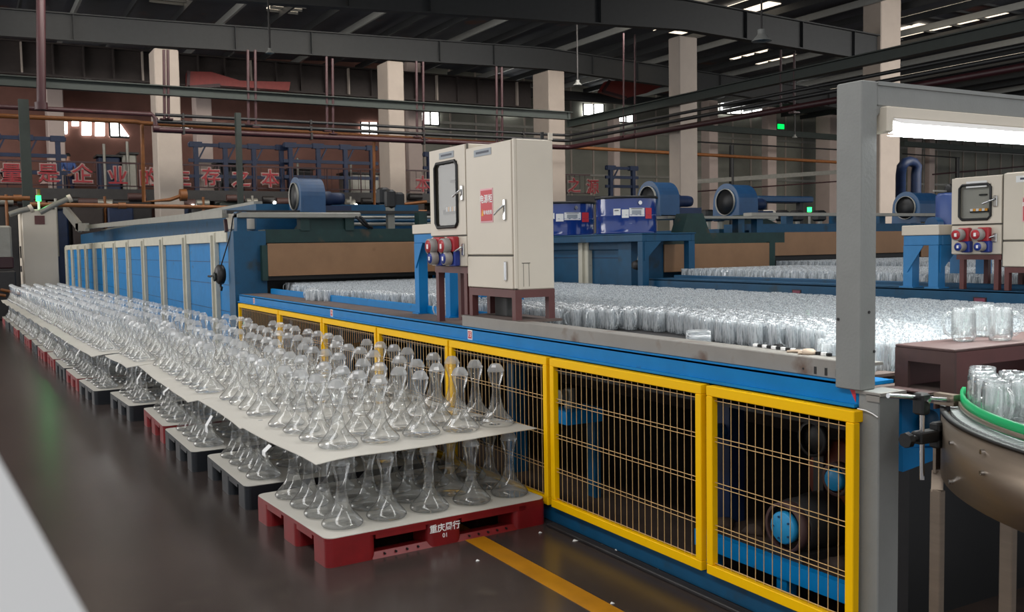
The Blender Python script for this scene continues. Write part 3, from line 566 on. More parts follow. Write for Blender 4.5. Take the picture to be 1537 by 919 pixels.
for k in range(5): part('bolt', MB().cyl((3.084, my+.05*math.cos(k*1.257), mz2+.05*math.sin(k*1.257)), (3.09, my+.05*math.cos(k*1.257), mz2+.05*math.sin(k*1.257)), .005, 6), FANB, t)
t = thing('chain_drum', 'rusty round drive drum behind the blue-capped motor', 'drum', (3.5, 2.98, .2))
part('shell', MB().lathe([(.001, 0), (.17, 0), (.18, .02), (.18, .3), (.001, .3)], (3.38, 3.0, .52), 24, 'x'), mat('rust_red_iron', (96, 40, 24), 0.6, var=0.3), t)
part('hub', disc((3.3, 2.93, .55), .05, .05), MOTB, t, 'bright blue hub'); part('ring', MB().lathe([(.06, -.02), (.075, -.02), (.075, .02), (.06, .02), (.06, -.02)], (3.31, 2.93, .55), 20, 'x'), RUST, t); part('stand', MB().box(3.42, 3.6, 2.9, 3.1, .2, .4), IRON, t)
t = thing('tensioner_pulley', 'dark round pulley high behind the nearest panel', 'wheel', (3.37, 3.09, .2))
part('rim', MB().lathe([(.07, -.015), (.082, -.015), (.082, .015), (.07, .015), (.07, -.015)], (3.33, 3.09, .70), 24, 'x'), IRON, t); part('disc', disc((3.345, 3.09, .7), .071, .02), BLACK, t); part('bracket', MB().box(3.36, 3.375, 3.06, 3.12, .2, .7), IRON, t)
t = thing('valve_shelf', 'small blue shelf with a valve behind the second panel', 'shelf', (3.36, 4.9, .5)); part('tray', MB().box(3.1, 3.36, 4.8, 5.0, .52, .6), BLUE, t); part('bracket', MB().box(3.34, 3.38, 4.86, 4.94, .03, .52), BLUE2, t); part('valve', MB().cyl((3.2, 4.92, .6), (3.2, 4.92, .72), .035, 12).cyl((3.16, 4.92, .68), (3.12, 4.92, .68), .04, 12), SIL, t)
t = thing('small_motor', 'small pale blue motor at the edge of the second panel', 'motor', (3.3, 3.55, .6)); part('housing', MB().lathe([(.001, 0), (.035, 0), (.04, .01), (.04, .2), (.001, .2)], (3.15, 3.62, .66), 16, 'x'), FANB, t); part('bracket', MB().box(3.15, 3.2, 3.6, 3.64, .03, .62), IRON, t)
for k in range(9):
    y = 2.5+k*.12+(k % 3)*.04
    if 2.85 < y < 3.25 or y < 2.6: continue
    solo('rag_heap', MB().lathe([(.05, 0), (.06, .015), (.035, .04), (.001, .05)], (3.2+.05*(k % 2), y, .2), 7, fn=lambda t_, z_: 1+.3*math.sin(3*t_+k)), DIRT_SHADE, 'brown lump of greasy dirt on the drive bench, %s from the post' % od(k), 'debris', (3.2, y, .2), 'greasy lumps on the bench')
# ------------------------------------------------------------------ annealing tunnels
def tunnel(name, label, x0, x1, y0, y1, ztop, pitch, m_main, npost, rs=.36, zb=.3):
    t = thing(name, label, 'tunnel', (x0, y0, 0))
    part('shell', MB().box(x0+.06, x1, y0+.3, y1, zb, ztop-.13), BLUE, t, 'bright blue side sheets')
    part('roof_shell', MB().box(x0+.5, x1-.2, y0+.6, y1, ztop-.13, ztop+rs), BLUE2, t)
    part('top_rail', MB().bbox(x0+.02, x0+.1, y0+.3, y1, ztop-.15, ztop, .006), WPOST, t, 'ivory top rail')
    for k in range(npost):
        y = y0+.9+k*pitch; part('post', MB().bbox(x0, x0+.08, y, y+.2, .15, ztop-.01, .008).box(x0-.03, x0, y+.07, y+.11, .15, ztop-.05), WPOST, t)
    seam = MB()
    for z in (.8, 1.15, 1.45): seam.box(x0+.055, x0+.062, y0+.3, y1, z, z+.006)
    part('sheet_seam', seam, DBLUE, t)
    part('leg', MB().box(x0+.1, x1-.1, y0+.5, y1, 0, zb), IRON, t)
    return t
ta = tunnel('annealing_tunnel', 'long bright blue annealing tunnel with ivory posts, behind the decanters', 2.93, 6.0, 12.3, 35, 1.86, 1.95, BLUE, 12)
ex = thing('tunnel_exit', 'dark blue tunnel exit frame with green lintel and tan curtain plate, nearest', 'tunnel', (2.9, 12.1, 0))
part('side_plate', MB().box(2.9, 3.3, 12.0, 12.3, 0, 1.84), BLUE2, ex); part('side_plate', MB().box(5.75, 6.02, 12.0, 12.3, 0, 1.84), BLUE2, ex)
part('lintel', MB().box(3.3, 5.75, 12.02, 12.35, 1.69, 1.86), GREEN, ex, 'dark green lintel')
part('curtain_plate', MB().bbox(3.29, 5.75, 11.9, 11.92, 1.28, 1.68, .003).box(3.29, 5.75, 11.86, 11.92, 1.275, 1.285), TAN, ex, 'heat-stained tan curtain plate')
part('guide_angle', MB().box(3.22, 3.29, 11.9, 11.99, 1.22, 1.66), GREEN, ex)
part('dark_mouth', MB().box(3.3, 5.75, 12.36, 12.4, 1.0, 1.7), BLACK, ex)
part('rubber_flap', MB().box(3.3, 5.75, 11.95, 11.96, 1.22, 1.3), BLACK, ex)
for x in (2.95, 3.75, 4.35, 5.4): part('upright', MB().box(x, x+.12, 12.0, 12.15, 1.84, 2.08), BLUE2 if x < 3 else GREEN, ex)
part('hopper', MB().prism([(3.9, 2.06), (4.3, 2.06), (4.42, 1.86), (3.75, 1.86)], 12.05, 12.3), GREEN, ex)
part('cross_duct', MB().bbox(2.95, 4.55, 11.95, 12.2, 2.0, 2.07, .01), SIL, ex, 'galvanised cross duct'); part('cable_tray', MB().box(2.9, 5.9, 12.3, 12.45, 2.07, 2.11), IRON, ex)
for k in range(3): part('pipe_run', MB().cyl((4.3, 12.5+.1*k, 1.93+.05*k), (5.9, 12.5+.1*k, 1.93+.05*k), .025, 8), [SIL, BLUE2, SIL][k], ex)
part('hose', MB().tube([(4.42, 12.0, 2.06), (4.5, 11.95, 2.0), (4.58, 11.95, 1.92), (4.68, 12, 1.87)], .018, 8).tube([(4.46, 12.0, 2.06), (4.56, 11.95, 2.0), (4.64, 11.95, 1.9), (4.72, 12, 1.87)], .018, 8), BLACK, ex)
solo('control_box', MB().bbox(3.12, 3.62, 13.0, 13.3, 1.88, 2.1, .01), CAB, 'ivory control box seen through the top of the nearest tunnel exit', 'box')
def fan(name, label, o, r, m, flip=False, wid=.32):
    # snail fan: axis along x, inlet facing -x
    x, y, z = o; t = thing(name, label, 'fan', (x, y, z-r))
    sp = [(y+(r*(1+.16*k/20))*math.sin(-PI/2+k*PI*1.5/20), z+(r*(1+.16*k/20))*math.cos(-PI/2+k*PI*1.5/20)) for k in range(21)]
    poly = [(y-r, z-r*.95)]+[(y-r*math.cos(a), z+r*math.sin(a)) for a in [k*PI/14 for k in range(15)]]+[(y+r*1.05, z-r*.95)]
    part('volute', MB().prism(poly, x, x+wid, 'x'), m, t)
    part('side_flange', MB().prism([(y+(p[0]-y)*1.06, z+(p[1]-z)*1.06) for p in poly], x-.02, x, 'x'), FANB, t)
    part('inlet_ring', MB().lathe([(r*.72, -.04), (r*.76, -.05), (r*.76, 0), (r*.6, .06), (r*.6, .1)], (x, y, z), 24, 'x'), SIL, t)
    part('inlet_dark', MB().lathe([(.001, -.025), (r*.72, -.025), (r*.72, -.022), (.001, -.022)], (x, y, z), 24, 'x'), BLACK, t)
    part('motor', MB().lathe([(r*.42, 0), (r*.42, .14), (r*.34, .16), (r*.34, .28), (r*.3, .33), (.001, .33)], (x+wid, y, z-r*.1), 18, 'x'), DBLUE, t)
    part('foot', MB().box(x+wid, x+wid+.4, y-.12, y+.12, z-r*.95, z-r*.5), DBLUE, t)
    return t
fan('centrifugal_fan', 'blue centrifugal fan above the tan curtain plate of the nearest tunnel', (3.86, 12.5, 2.3), .24, mat('fan_teal_paint', (26, 66, 104), .45, var=.15))
for px, py, lab, y in ((580, 295, 'black roller brush motor behind the near fan', 14), (602, 302, 'black roller motor left of the middle column', 14), (668-26, 0, '', 0)):
    if not lab: continue
    p = UY(px-62+62, py, y); t = thing('small_motor', lab, 'motor', (p.x, y, 1.9)); part('housing', MB().bbox(p.x-.1, p.x+.07, y, y+.2, p.z-.12, p.z+.14, .03), BLACK, t); part('bracket', MB().box(p.x-.06, p.x+.04, y+.05, y+.15, 1.86, p.z-.1), SIL, t)
p = UY(586, 300, 12.4); t = thing('small_motor', 'black finned motor standing in front of the middle column', 'motor', (p.x, 12.4, 1.86)); part('housing', MB().bbox(p.x-.06, p.x+.07, 12.35, 12.5, p.z-.12, p.z+.14, .03), BLACK, t); part('bracket', MB().box(p.x-.05, p.x+.05, 12.38, 12.46, 1.86, p.z-.1), SIL, t)
# lever hoist and its rod
t = thing('chain_hoist', 'dark chain hoist hanging in front of the last ivory tunnel post', 'hoist', UX(331, 412, 2.82))
p = UX(331, 412, 2.84)
part('gear_case', MB().lathe([(.001, -.06), (.09, -.06), (.125, -.03), (.125, .03), (.09, .05), (.001, .05)], p, 16, 'x'), IRON, t)
part('hand_wheel', MB().lathe([(.02, -.08), (.055, -.08), (.06, -.07), (.055, -.06), (.02, -.06)], p+Vector((-.01, -.01, -.03)), 16, 'x'), GPIPE, t)
part('hook', MB().tube([p+Vector((0, 0, -.09)), p+Vector((0, .02, -.15)), p+Vector((0, -.02, -.2)), p+Vector((0, -.05, -.16))], .014, 8), IRON, t)
part('lever', MB().tube([p+Vector((-.04, .04, 0)), p+Vector((-.06, .3, -.03)), p+Vector((-.06, .42, -.03))], .014, 8), BLACK, t)
part('chain', MB().tube([p+Vector((0, 0, .08)), UX(346, 352, 2.9), UX(350, 325, 2.9)], .009, 6), IRON, t)
part('cable_loop', MB().tube([UX(350, 325, 2.9), UX(354, 321, 2.9), UX(362, 318, 2.9)], .007, 6), IRON, t)
# lever arm duct above tunnel A
t = thing('lever_arm', 'long pale grey lever arm sloping over the blue tunnel', 'arm', UX(130, 340, 3.1))
ys = 2.95
part('arm', MB().bar(UX(129, 341, ys), UX(338, 321, ys), .08, .1), SIL, t); part('arm', MB().bar(UX(97, 313, 3.0), UX(120, 341, 3.0), .1, .3), SIL, t); part('arm', MB().bar(UX(116, 341, 3.0), UX(131, 341, 3.0), .1, .22), SIL, t)
part('pivot', MB().bar(UX(338, 330, 2.92), UX(340, 348, 2.92), .04, .05, (0, 1, 0)), REDP, t, 'red pivot bar')
for a, b, c, d, lab in ((60, 319, 104, 298, 'pale grey chute sloping up left of the lever arm'), (14, 322, 46, 313, 'pale pipe elbow over the far control cabinet')):
    y = 27; t = thing('chute', lab, 'duct', UY(a, b, y)); part('run', MB().tube([UY(a, b, y), UY((a+c)/2, (b+d)/2-1, y), UY(c, d, y)], .07, 10), SIL, t)
    part('mouth', MB().cyl(UY(c-2, d+1, y), UY(c+3, d-1, y), .1, 12), CAB, t)
# plant on top of tunnel A
t = thing('pipe_bridge', 'dark blue pipe bridge running on top of the nearest tunnel', 'frame', (3.6, 20, 1.9))
for y in (13.3, 15.5, 18.2, 21.5, 25, 29): part('upright', MB().box(3.5, 3.62, y, y+.12, 1.86, 2.26), DBLUE, t)
part('beam', MB().box(3.48, 3.6, 13.2, 30, 2.2, 2.27), SIL, t); part('beam', MB().box(4.4, 4.5, 13.2, 32, 2.2, 2.3), BLUE2, t)
for y in (14.2, 16.4): part('panel', MB().box(3.52, 3.56, y, y+1.1, 1.9, 2.07), RAILG, t)
# far control cabinet with green signal lamp
cx0, cx1, cy, cz = 1.25, 2.1, 27, 2.72
t = thing('control_cabinet', 'tall grey control cabinet with green signal lamp at far left', 'cabinet', (cx0, cy, 0))
part('body', MB().bbox(cx0+.06, cx1, cy, cy+1.2, 0, cz, .02), CAB, t); part('door', MB().box(cx0+.03, cx0+.06, cy+.05, cy+1.1, .1, cz-.1), CAB, t)
part('display', MB().box(cx0+.35, cx0+.58, cy-.02, cy, cz-.38, cz-.16), BROWN, t); part('handle', MB().box(cx0, cx0+.03, cy+.2, cy+.3, 1.5, 1.8), IRON, t); part('nameplate', MB().box(cx0+.01, cx0+.03, cy+.3, cy+.7, 1.15, 1.3), IRON, t)
part('lamp_stem', MB().cyl((cx0+.48, cy+.3, cz), (cx0+.48, cy+.3, cz+.22), .03, 10), WHITE, t); part('lamp', MB().cyl((cx0+.48, cy+.3, cz+.22), (cx0+.48, cy+.3, cz+.36), .06, 12), LEDG, t, 'lit green signal lamp'); part('lamp_cap', MB().cyl((cx0+.48, cy+.3, cz+.36), (cx0+.48, cy+.3, cz+.52), .05, 12), ORANGE, t)
gl = bpy.data.lights.new('green_lamp_light', 'POINT'); gl.energy = 2; gl.color = (.05, 1, .25); gl.shadow_soft_size = .06; go = bpy.data.objects.new('green_lamp_light', gl); go.location = (cx0+.48, cy+.16, cz+.3); col.objects.link(go)
for k, (x, lab) in enumerate(((.35, 'left'), (.85, 'right'))):
    t = thing('mould_machine', 'grey hood over red machine base at far left edge, %s one' % lab, 'machine', (x, 27, 0))
    part('hood', MB().bbox(x-.18, x+.2, 26.5, 27, 1.5, 2.3, .04), SIL, t); part('body', MB().bbox(x-.2, x+.22, 26.5, 27.1, 1.25, 1.55, .03), REDP, t); part('base', MB().bbox(x-.25, x+.25, 26.4, 27.2, 0, 1.2, .03), IRON, t)
    part('arm', MB().tube([(x-.1, 26.3, .75), (x+.3, 26.2, .65), (x+.5, 26.2, .6)], .035, 8), ORANGE, t)
# ------------------------------------------------------------------ second machine
XB = 6.15
cb = thing('cooling_conveyor', 'second blue cooling conveyor beyond the mug field', 'conveyor', (XB, 5, 0))
part('front_channel', MB().bbox(XB, XB+.06, 1.0, 8.0, 1.08, 1.24, .006).box(XB, XB+.35, 1.0, 8.0, 1.225, 1.24), BLUE2, cb); part('inner_rail', MB().bbox(XB+.3, XB+.35, 1.0, 7.9, 1.2, 1.27, .005), BLUE2, cb)
part('belt', MB().box(XB+.35, 8.3, 1.0, 8.6, 1.2, 1.215), BELT, cb); part('side_sheet', MB().box(XB+.08, XB+.12, 1.0, 8.0, 0, 1.08), BLUE2, cb); part('far_rail', MB().box(8.3, 8.36, 1.0, 8.0, 1.1, 1.28), BLUE2, cb)
for y in (5.9, 4.2): 
    tg = part('number_tag', MB().box(XB-.004, XB, y-.05, y+.05, 1.13, 1.19), REDP, cb); part('tag_face', MB().box(XB-.006, XB-.004, y-.04, y+.04, 1.137, 1.183), mat('faded_red_tag', (130, 60, 80), .5), tg)
for px, py in ((1153, 443), (1375, 459)): p = UX(px, py, XB-.05); part('yellow_bracket', MB().box(XB-.08, XB, p.y-.12, p.y+.12, 1.075, 1.1).box(XB-.08, XB-.02, p.y-.12, p.y-.06, 1.03, 1.08), YEL, cb)
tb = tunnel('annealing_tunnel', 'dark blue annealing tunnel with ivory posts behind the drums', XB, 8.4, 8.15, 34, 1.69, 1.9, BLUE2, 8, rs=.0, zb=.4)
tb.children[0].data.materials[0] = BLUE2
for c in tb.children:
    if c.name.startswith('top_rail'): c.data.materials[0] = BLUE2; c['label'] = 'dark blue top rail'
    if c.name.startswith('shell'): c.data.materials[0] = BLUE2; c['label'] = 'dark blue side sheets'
ex2 = thing('tunnel_exit', 'tunnel exit with tan curtain plate right of the drum table', 'tunnel', (XB, 8.3, 0))
part('side_plate', MB().box(XB-.01, 6.57, 8.22, 8.45, 0, 1.69), BLUE2, ex2); part('lintel', MB().box(6.57, 8.4, 8.25, 8.5, 1.59, 1.71), GREEN, ex2)
part('curtain_plate', MB().bbox(6.57, 8.11, 8.2, 8.22, 1.29, 1.59, .003), TAN, ex2, 'heat-stained tan curtain plate'); part('side_plate', MB().box(8.11, 8.2, 8.2, 8.45, 0, 1.6), GREEN, ex2)
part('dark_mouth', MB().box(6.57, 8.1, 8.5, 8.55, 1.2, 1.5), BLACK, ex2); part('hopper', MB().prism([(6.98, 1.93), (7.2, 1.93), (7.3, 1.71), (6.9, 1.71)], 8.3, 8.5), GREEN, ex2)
part('cable_tray', MB().box(6.9, 8.6, 8.55, 9.15, 1.88, 1.91), SIL, ex2)
for x in (7.1, 8.0, 8.3): part('upright', MB().box(x, x+.1, 8.6, 8.7, 1.68, 1.88), BLUE2, ex2)
fan('centrifugal_fan', 'blue centrifugal fan just right of the blue drums', (7.0, 9, 2.12), .2, mat('fan_teal_paint', (16, 74, 124)), wid=.28)
t = thing('hand_hoist', 'dark hand hoist hanging left of the drum table leg', 'hoist', UX(957, 395, 6.1)); p = UX(957, 398, 6.08)
part('gear_case', MB().lathe([(.001, -.05), (.04, -.05), (.055, 0), (.04, .05), (.001, .05)], p, 14, 'x'), IRON, t); part('chain', MB().tube([p, UX(962, 362, 6.1)], .012, 6), SIL, t)
# third and further machines
ex3 = thing('tunnel_exit', 'farther tunnel exit with wide tan curtain plate and green gusset', 'tunnel', (8.8, 9.0, 0))
part('curtain_plate', MB().bbox(8.9, 11.8, 9.0, 9.02, 1.42, 1.72, .003), TAN, ex3, 'tan curtain plate'); part('curtain_plate', MB().bbox(11.84, 14.6, 9.0, 9.02, 1.35, 1.64, .003), TAN, ex3, 'tan curtain plate')
part('lintel', MB().box(8.5, 14.8, 9.1, 9.4, 1.7, 1.83), BLUE2, ex3); part('side_plate', MB().box(8.6, 8.9, 9.05, 9.4, 0, 1.75), BLUE2, ex3); part('gusset', MB().prism([(8.65, 1.95), (8.9, 1.95), (9.35, 1.8), (8.65, 1.8)], 9.2, 9.4), GREEN, ex3)
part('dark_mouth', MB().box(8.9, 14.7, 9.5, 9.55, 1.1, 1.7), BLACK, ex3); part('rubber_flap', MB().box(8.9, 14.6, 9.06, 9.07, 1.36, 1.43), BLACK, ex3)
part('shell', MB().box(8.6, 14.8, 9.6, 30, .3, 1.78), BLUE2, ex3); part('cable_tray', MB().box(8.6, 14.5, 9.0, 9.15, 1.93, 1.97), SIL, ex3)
for x in (9.4, 10.3, 11.2, 12.5, 13.5): part('upright', MB().box(x, x+.12, 9.2, 9.3, 1.82, 1.95), BLUE2, ex3)
c3 = thing('cooling_conveyor', 'third conveyor carrying tall glass tumblers', 'conveyor', (8.7, 6, 0)); part('belt', MB().box(8.6, 14.6, 1, 9.6, 1.16, 1.18), BELT, c3); part('front_channel', MB().box(8.5, 8.56, 1, 9, 1.0, 1.17), BLUE2, c3); part('leg', MB().box(8.7, 8.8, 8, 8.1, 0, 1.16), BLUE2, c3); part('leg', MB().box(8.7, 8.8, 3, 3.1, 0, 1.16), BLUE2, c3)
fan('centrifugal_fan', 'large round blue centrifugal fan left of the portal post', (9.1, 10, 2.15), .24, mat('fan_teal_paint', (16, 74, 124)), wid=.34)
fan('centrifugal_fan', 'blue centrifugal fan half hidden behind the portal post', (11.9, 9.3, 2.06), .22, mat('fan_teal_paint', (16, 74, 124)), wid=.5)
t = thing('blue_tray', 'long pale blue tray standing over the far machine', 'tray', UY(1180, 300, 14)); a, b = UY(1140, 303, 14), UY(1222, 295, 14); part('tray', MB().bbox(a.x, b.x, 14, 14.6, a.z, b.z, .02), FANB, t); part('leg', MB().box(a.x+.2, a.x+.3, 14.1, 14.2, 1.78, a.z), IRON, t); part('leg', MB().box(b.x-.3, b.x-.2, 14.1, 14.2, 1.78, a.z), IRON, t)
for px, lab, m in ((1085, 'dark roller left of the round fan', IRON), (1068, 'small black roller end beside the free-standing column', BLACK), (1160, 'pale valve box under the blue tray', CAB), (1180, 'black actuator under the blue tray', IRON), (1202, 'dark actuator left of the green light', IRON), (1236, 'black actuator right of the green light', BLACK)):
    p = UY(px, 312, 12); t = thing('actuator', lab, 'actuator', (p.x, 12, 1.85)); part('housing', MB().bbox(p.x-.1, p.x+.1, 12, 12.2, 1.95, 2.14, .03), m, t); part('stem', MB().box(p.x-.03, p.x+.03, 12.05, 12.1, 1.8, 1.95), SIL, t)
p = UY(1215, 318, 11); t = thing('signal_lamp', 'small green signal light above the right tunnel', 'lamp', p); part('lens', MB().cyl(p, p+Vector((0, 0, .07)), .035, 10), LEDG, t); part('stem', MB().cyl(p-Vector((0, 0, .2)), p, .02, 8), SIL, t)
# blue drums' table
def table(name, label, x0, x1, y0, y1, z0, z1, m, topm=None):
    t = thing(name, label, 'table', (x0, y0, z0)); h = .075; lw = .08
    part('frame_beam', MB().bbox(x0, x0+.05, y0, y1, z1-h, z1, .004).bbox(x1-.05, x1, y0, y1, z1-h, z1, .004).bbox(x0+.05, x1-.05, y0, y0+.05, z1-h, z1, .004).bbox(x0+.05, x1-.05, y1-.05, y1, z1-h, z1, .004), m, t)
    for x in (x0, x1-lw):
        for y in (y0, y1-lw): part('leg', MB().box(x, x+.012, y, y+lw, z0, z1-h).box(x+.012, x+lw, y, y+.012, z0, z1-h), m, t); part('foot_plate', MB().box(x-.02, x+lw+.02, y-.02, y+lw+.02, z0, z0+.01), m, t)
    part('gusset', MB().prism([(x0+lw, z1-h), (x0+lw+.16, z1-h), (x0+.02, z1-h-.2), (x0+.02, z1-h)], y0-.008, y0-.001), m, t); part('gusset', MB().prism([(y1-.02, z1-h), (y1-.18, z1-h), (y1-.04, z1-h-.2)], x0-.008, x0-.001, 'x'), m, t)
    part('table_top', MB().bbox(x0-.01, x1+.01, y0-.01, y1+.01, z1, z1+(.075 if topm else .012), .004), topm or m, t)
    return t
table('steel_table', 'long blue steel table carrying two blue drums', 6.03, 6.72, 7.88, 10.6, 1.105, 1.7, BLUE2)
table('steel_table', 'blue steel table with white top left of the near cabinet', 3.2, 3.85, 6.57, 7.22, 1.062, 1.71, BLUE, CAB)
table('steel_table', 'blue steel table with white top left of the right cabinet', XB+.02, 6.8, 4.55, 4.85, 1.24, 1.63, mat('pale_blue_paint', (40, 120, 176), .45, var=.12), CAB)
def drum(px0, px1, y_off, label):
    a, b = UX(px0, 347, 6.38), UX(px1, 347, 6.38); r = (a-b).length/2*.74; c = Vector(((a.x+b.x)/2, (a.y+b.y)/2, 1.712)); h = .40
    # centre on the sight line of its middle
    t = thing('blue_drum', label, 'drum', c)
    part('shell', MB().lathe([(.001, 0), (r, 0), (r+.006, .012), (r, .025), (r, h*.5-.01), (r+.004, h*.5), (r, h*.5+.01), (r, h-.02)], c, 40), DRUM, t)
    part('rim', MB().lathe([(r-.02, h-.01), (r+.012, h-.02), (r+.018, h-.008), (r+.01, h+.006), (r-.02, h+.004)], c, 40), BLACK, t, 'black clamping ring'); part('lid', MB().lathe([(r-.02, h), (.001, h)], c, 40), BLACK, t)
    dirc = math.atan2(-c.y, -c.x)
    def sticker(nm, a0, a1, z0, z1, m, rr):
        n = 5; vs = []
        for k in range(n+1):
            an = dirc+a0+(a1-a0)*k/n
            for z_ in (z0, z1): vs.append((c.x+(r+rr)*math.cos(an), c.y+(r+rr)*math.sin(an), c.z+z_))
        return part(nm, MB().add(vs, [(2*k, 2*k+2, 2*k+3, 2*k+1) for k in range(n)], True), m, t)
    sticker('label', -.42, -.18, .2, .27, PAPER, .003); sticker('label', -.14, .08, .17, .26, PAPER, .003); sticker('label', .1, .62, .185, .275, PAPER, .003); sticker('red_label', .66, .95, .16, .275, REDS, .003)
    sticker('label_print', .16, .54, .262, .270, INK, .005); sticker('label_print', .18, .5, .205, .25, GREYL, .005); sticker('label_print', -.38, -.24, .245, .255, INK, .005)
    an = dirc+.45; part('bung', MB().cyl((c.x+r*math.cos(an), c.y+r*math.sin(an), c.z+.33), (c.x+(r+.015)*math.cos(an), c.y+(r+.015)*math.sin(an), c.z+.33), .022, 12), CHROME, t)
    return t
drum(905, 978, 0, 'blue steel drum with paper labels, right one, beside the fan')
drum(807, 880, 0, 'blue steel drum with paper labels, left one, half hidden by the cabinet')
p = UX(1424, 320, 9); t = thing('blue_tank', 'pale blue tank with vent cap left of the right cabinet', 'tank', (p.x, p.y, 1.2)); part('shell', MB().lathe([(.001, 0), (.12, 0), (.13, .02), (.13, .85), (.1, .88), (.001, .88)], (p.x, p.y, 1.2), 24), mat('pale_tank_blue', (56, 78, 132), .35, var=.05), t); part('cap', MB().lathe([(.04, 0), (.05, .04), (.03, .09), (.001, .1)], (p.x, p.y, 2.08), 12), BLACK, t); part('rail', MB().bar((p.x-.25, p.y, 2.1), (p.x+.25, p.y, 2.1), .015, .015), SIL, t); part('pump', MB().cyl((p.x-.28, p.y, 1.75), (p.x-.18, p.y, 1.75), .08, 12), FANB, t)
# ------------------------------------------------------------------ electrical cabinets
def lbox(x0, x1, y0, y1, z0, z1): return MB().bbox(x0, x1, y0, y1, z0, z1, .006)
def socket(x, y, z, r, m, t):
    s_ = part('socket', MB().bbox(x-.045, x, y-r*1.05, y+r*1.05, z-r*1.2, z+r*1.2, .006), m, t)
    part('socket_collar', MB().lathe([(r*.8, -.05), (r, -.05), (r*1.02, -.01), (r*1.02, .0)], (x-.05, y+r*.35, z), 20, 'x'), SOCG, s_)
    part('socket_cap', MB().lathe([(.001, -.055), (r*.8, -.055), (r*.8, -.03)], (x-.05, y+r*.35, z), 20, 'x'), m, s_); part('socket_mark', MB().box(x-.108, x-.104, y+r*.35-r*.22, y+r*.35+r*.22, z-r*.3, z+r*.3), WHITE, s_)
def handle(x, y, z, h, t, lever=True):
    part('handle', MB().bbox(x-.012, x, y-.014, y+.014, z-h/2, z+h/2, .005), CHROME, t)
    if lever: part('handle_lever', MB().tube([(x-.015, y, z+h*.2), (x-.035, y+.04, z-h*.05), (x-.04, y+.075, z-h*.22)], .007, 8), CHROME, t)
def ecab(label, x, dx, ya, yb, yc, zl, zlt, zr, zrt, zsplitL, zsplitR, base, basebox, k=1.0):
    # ya > yb > yc : far edge of the narrow box, joint, near edge of the wide box
    t = thing('electrical_cabinet', label, 'cabinet', (x, (ya+yc)/2, zr))
    part('narrow_body', lbox(x+.02, x+dx*.8, yb+.004, ya, zl, zlt), CAB, t); part('wide_body', lbox(x+.02, x+dx, yc, yb, zr, zrt), CAB, t)
    wy0, wy1 = yb+(ya-yb)*.22, ya-(ya-yb)*.17; wz1 = zlt-(zlt-zsplitL)*.17; wz0 = zsplitL+(zlt-zsplitL)*.1
    # upper narrow door as a frame round the window
    part('upper_door', MB().box(x, x+.02, yb+.008, wy0, zsplitL+.004, zlt-.005).box(x, x+.02, wy1, ya-.004, zsplitL+.004, zlt-.005).box(x, x+.02, wy0, wy1, zsplitL+.004, wz0).box(x, x+.02, wy0, wy1, wz1, zlt-.005), CAB, t)
    g_ = MB(); c_ = .03*k
    outer = [(wy0+c_, wz0), (wy1-c_, wz0), (wy1, wz0+c_), (wy1, wz1-c_), (wy1-c_, wz1), (wy0+c_, wz1), (wy0, wz1-c_), (wy0, wz0+c_)]
    cy_, cz_ = (wy0+wy1)/2, (wz0+wz1)/2
    part('window_gasket', MB().tube([(x-.004, a, b) for a, b in outer+outer[:2]], .012*k, 8), BLACK, t)
    part('window_pane', MB().prism(outer, x+.004, x+.008, 'x'), PANE, t)
    cut = MB().box(x+.021, x+.024, wy0, wy1, wz0, wz1); part('mounting_plate', cut, GREYL, t)
    bk = part('breaker_row', MB().box(x+.008, x+.022, wy0+.02, wy1-.1*k, wz0+(wz1-wz0)*.2, wz0+(wz1-wz0)*.27), BLACK, t)
    for i in range(6): part('breaker', MB().box(x+.006, x+.02, wy0+.03+i*.03*k, wy0+.05+i*.03*k, wz0+(wz1-wz0)*.24, wz0+(wz1-wz0)*.31), WHITE if i % 2 else AMBER, bk)
    part('breaker_row', MB().box(x+.008, x+.022, wy0+.04, wy0+.13*k, wz0+(wz1-wz0)*.68, wz0+(wz1-wz0)*.72), BLACK, t)
    part('lower_door', lbox(x, x+.02, yb+.008, ya-.004, zl+.004, zsplitL-.008), CAB, t)
    part('main_door', lbox(x, x+.02, yc+.03, yb-.004, zsplitR+.006, zrt-.005), CAB, t); part('bottom_door', lbox(x, x+.02, yc+.03, yb-.004, zr+.004, zsplitR-.006), CAB, t)
    part('edge_strip', MB().box(x+.004, x+.02, yc, yc+.02, zr+.01, zrt), CAB, t)
    part('seam', MB().box(x+.012, x+.0205, yc+.02, yc+.03, zr, zrt).box(x+.012, x+.0205, yc+.03, yb, zsplitR-.006, zsplitR+.006).box(x+.012, x+.0205, yb, ya, zsplitL-.006, zsplitL+.003).box(x+.012, x+.0205, yb-.003, yb+.007, zr, zlt), CABD, t)
    W = ya-yb
    for kk, yy in enumerate((.68, .3)):
        socket(x, yb+W*yy, zl+(zsplitL-zl)*.66, .055*k, SOCR, t); socket(x, yb+W*(yy-.04), zl+(zsplitL-zl)*.27, .045*k, SOCB, t)
    handle(x, yb+.05, cz_, .1*k, t); handle(x, yb+.05, zl+(zsplitL-zl)*.55, .08*k, t); handle(x, yc+.11*k, zsplitR+(zrt-zsplitR)*.4, .13*k, t); handle(x, yc+.11*k, zr+(zsplitR-zr)*.55, .12*k, t, False)
    # name labels and warning sign
    for (a, b, z_) in ((yb+W*.3, yb+W*.7, zlt-.055), (yb-(yb-yc)*.72+.1, yb-(yb-yc)*.2, zrt-.05)):
        pl = part('name_label', MB().box(x-.003, x, a, b, z_-.022, z_+.022), GREYL if k == 1 else PAPER, t, 'small engraved name label'); part('label_print', MB().box(x-.004, x-.003, a+.03, b-.03, z_-.006, z_+.008), INK, pl)
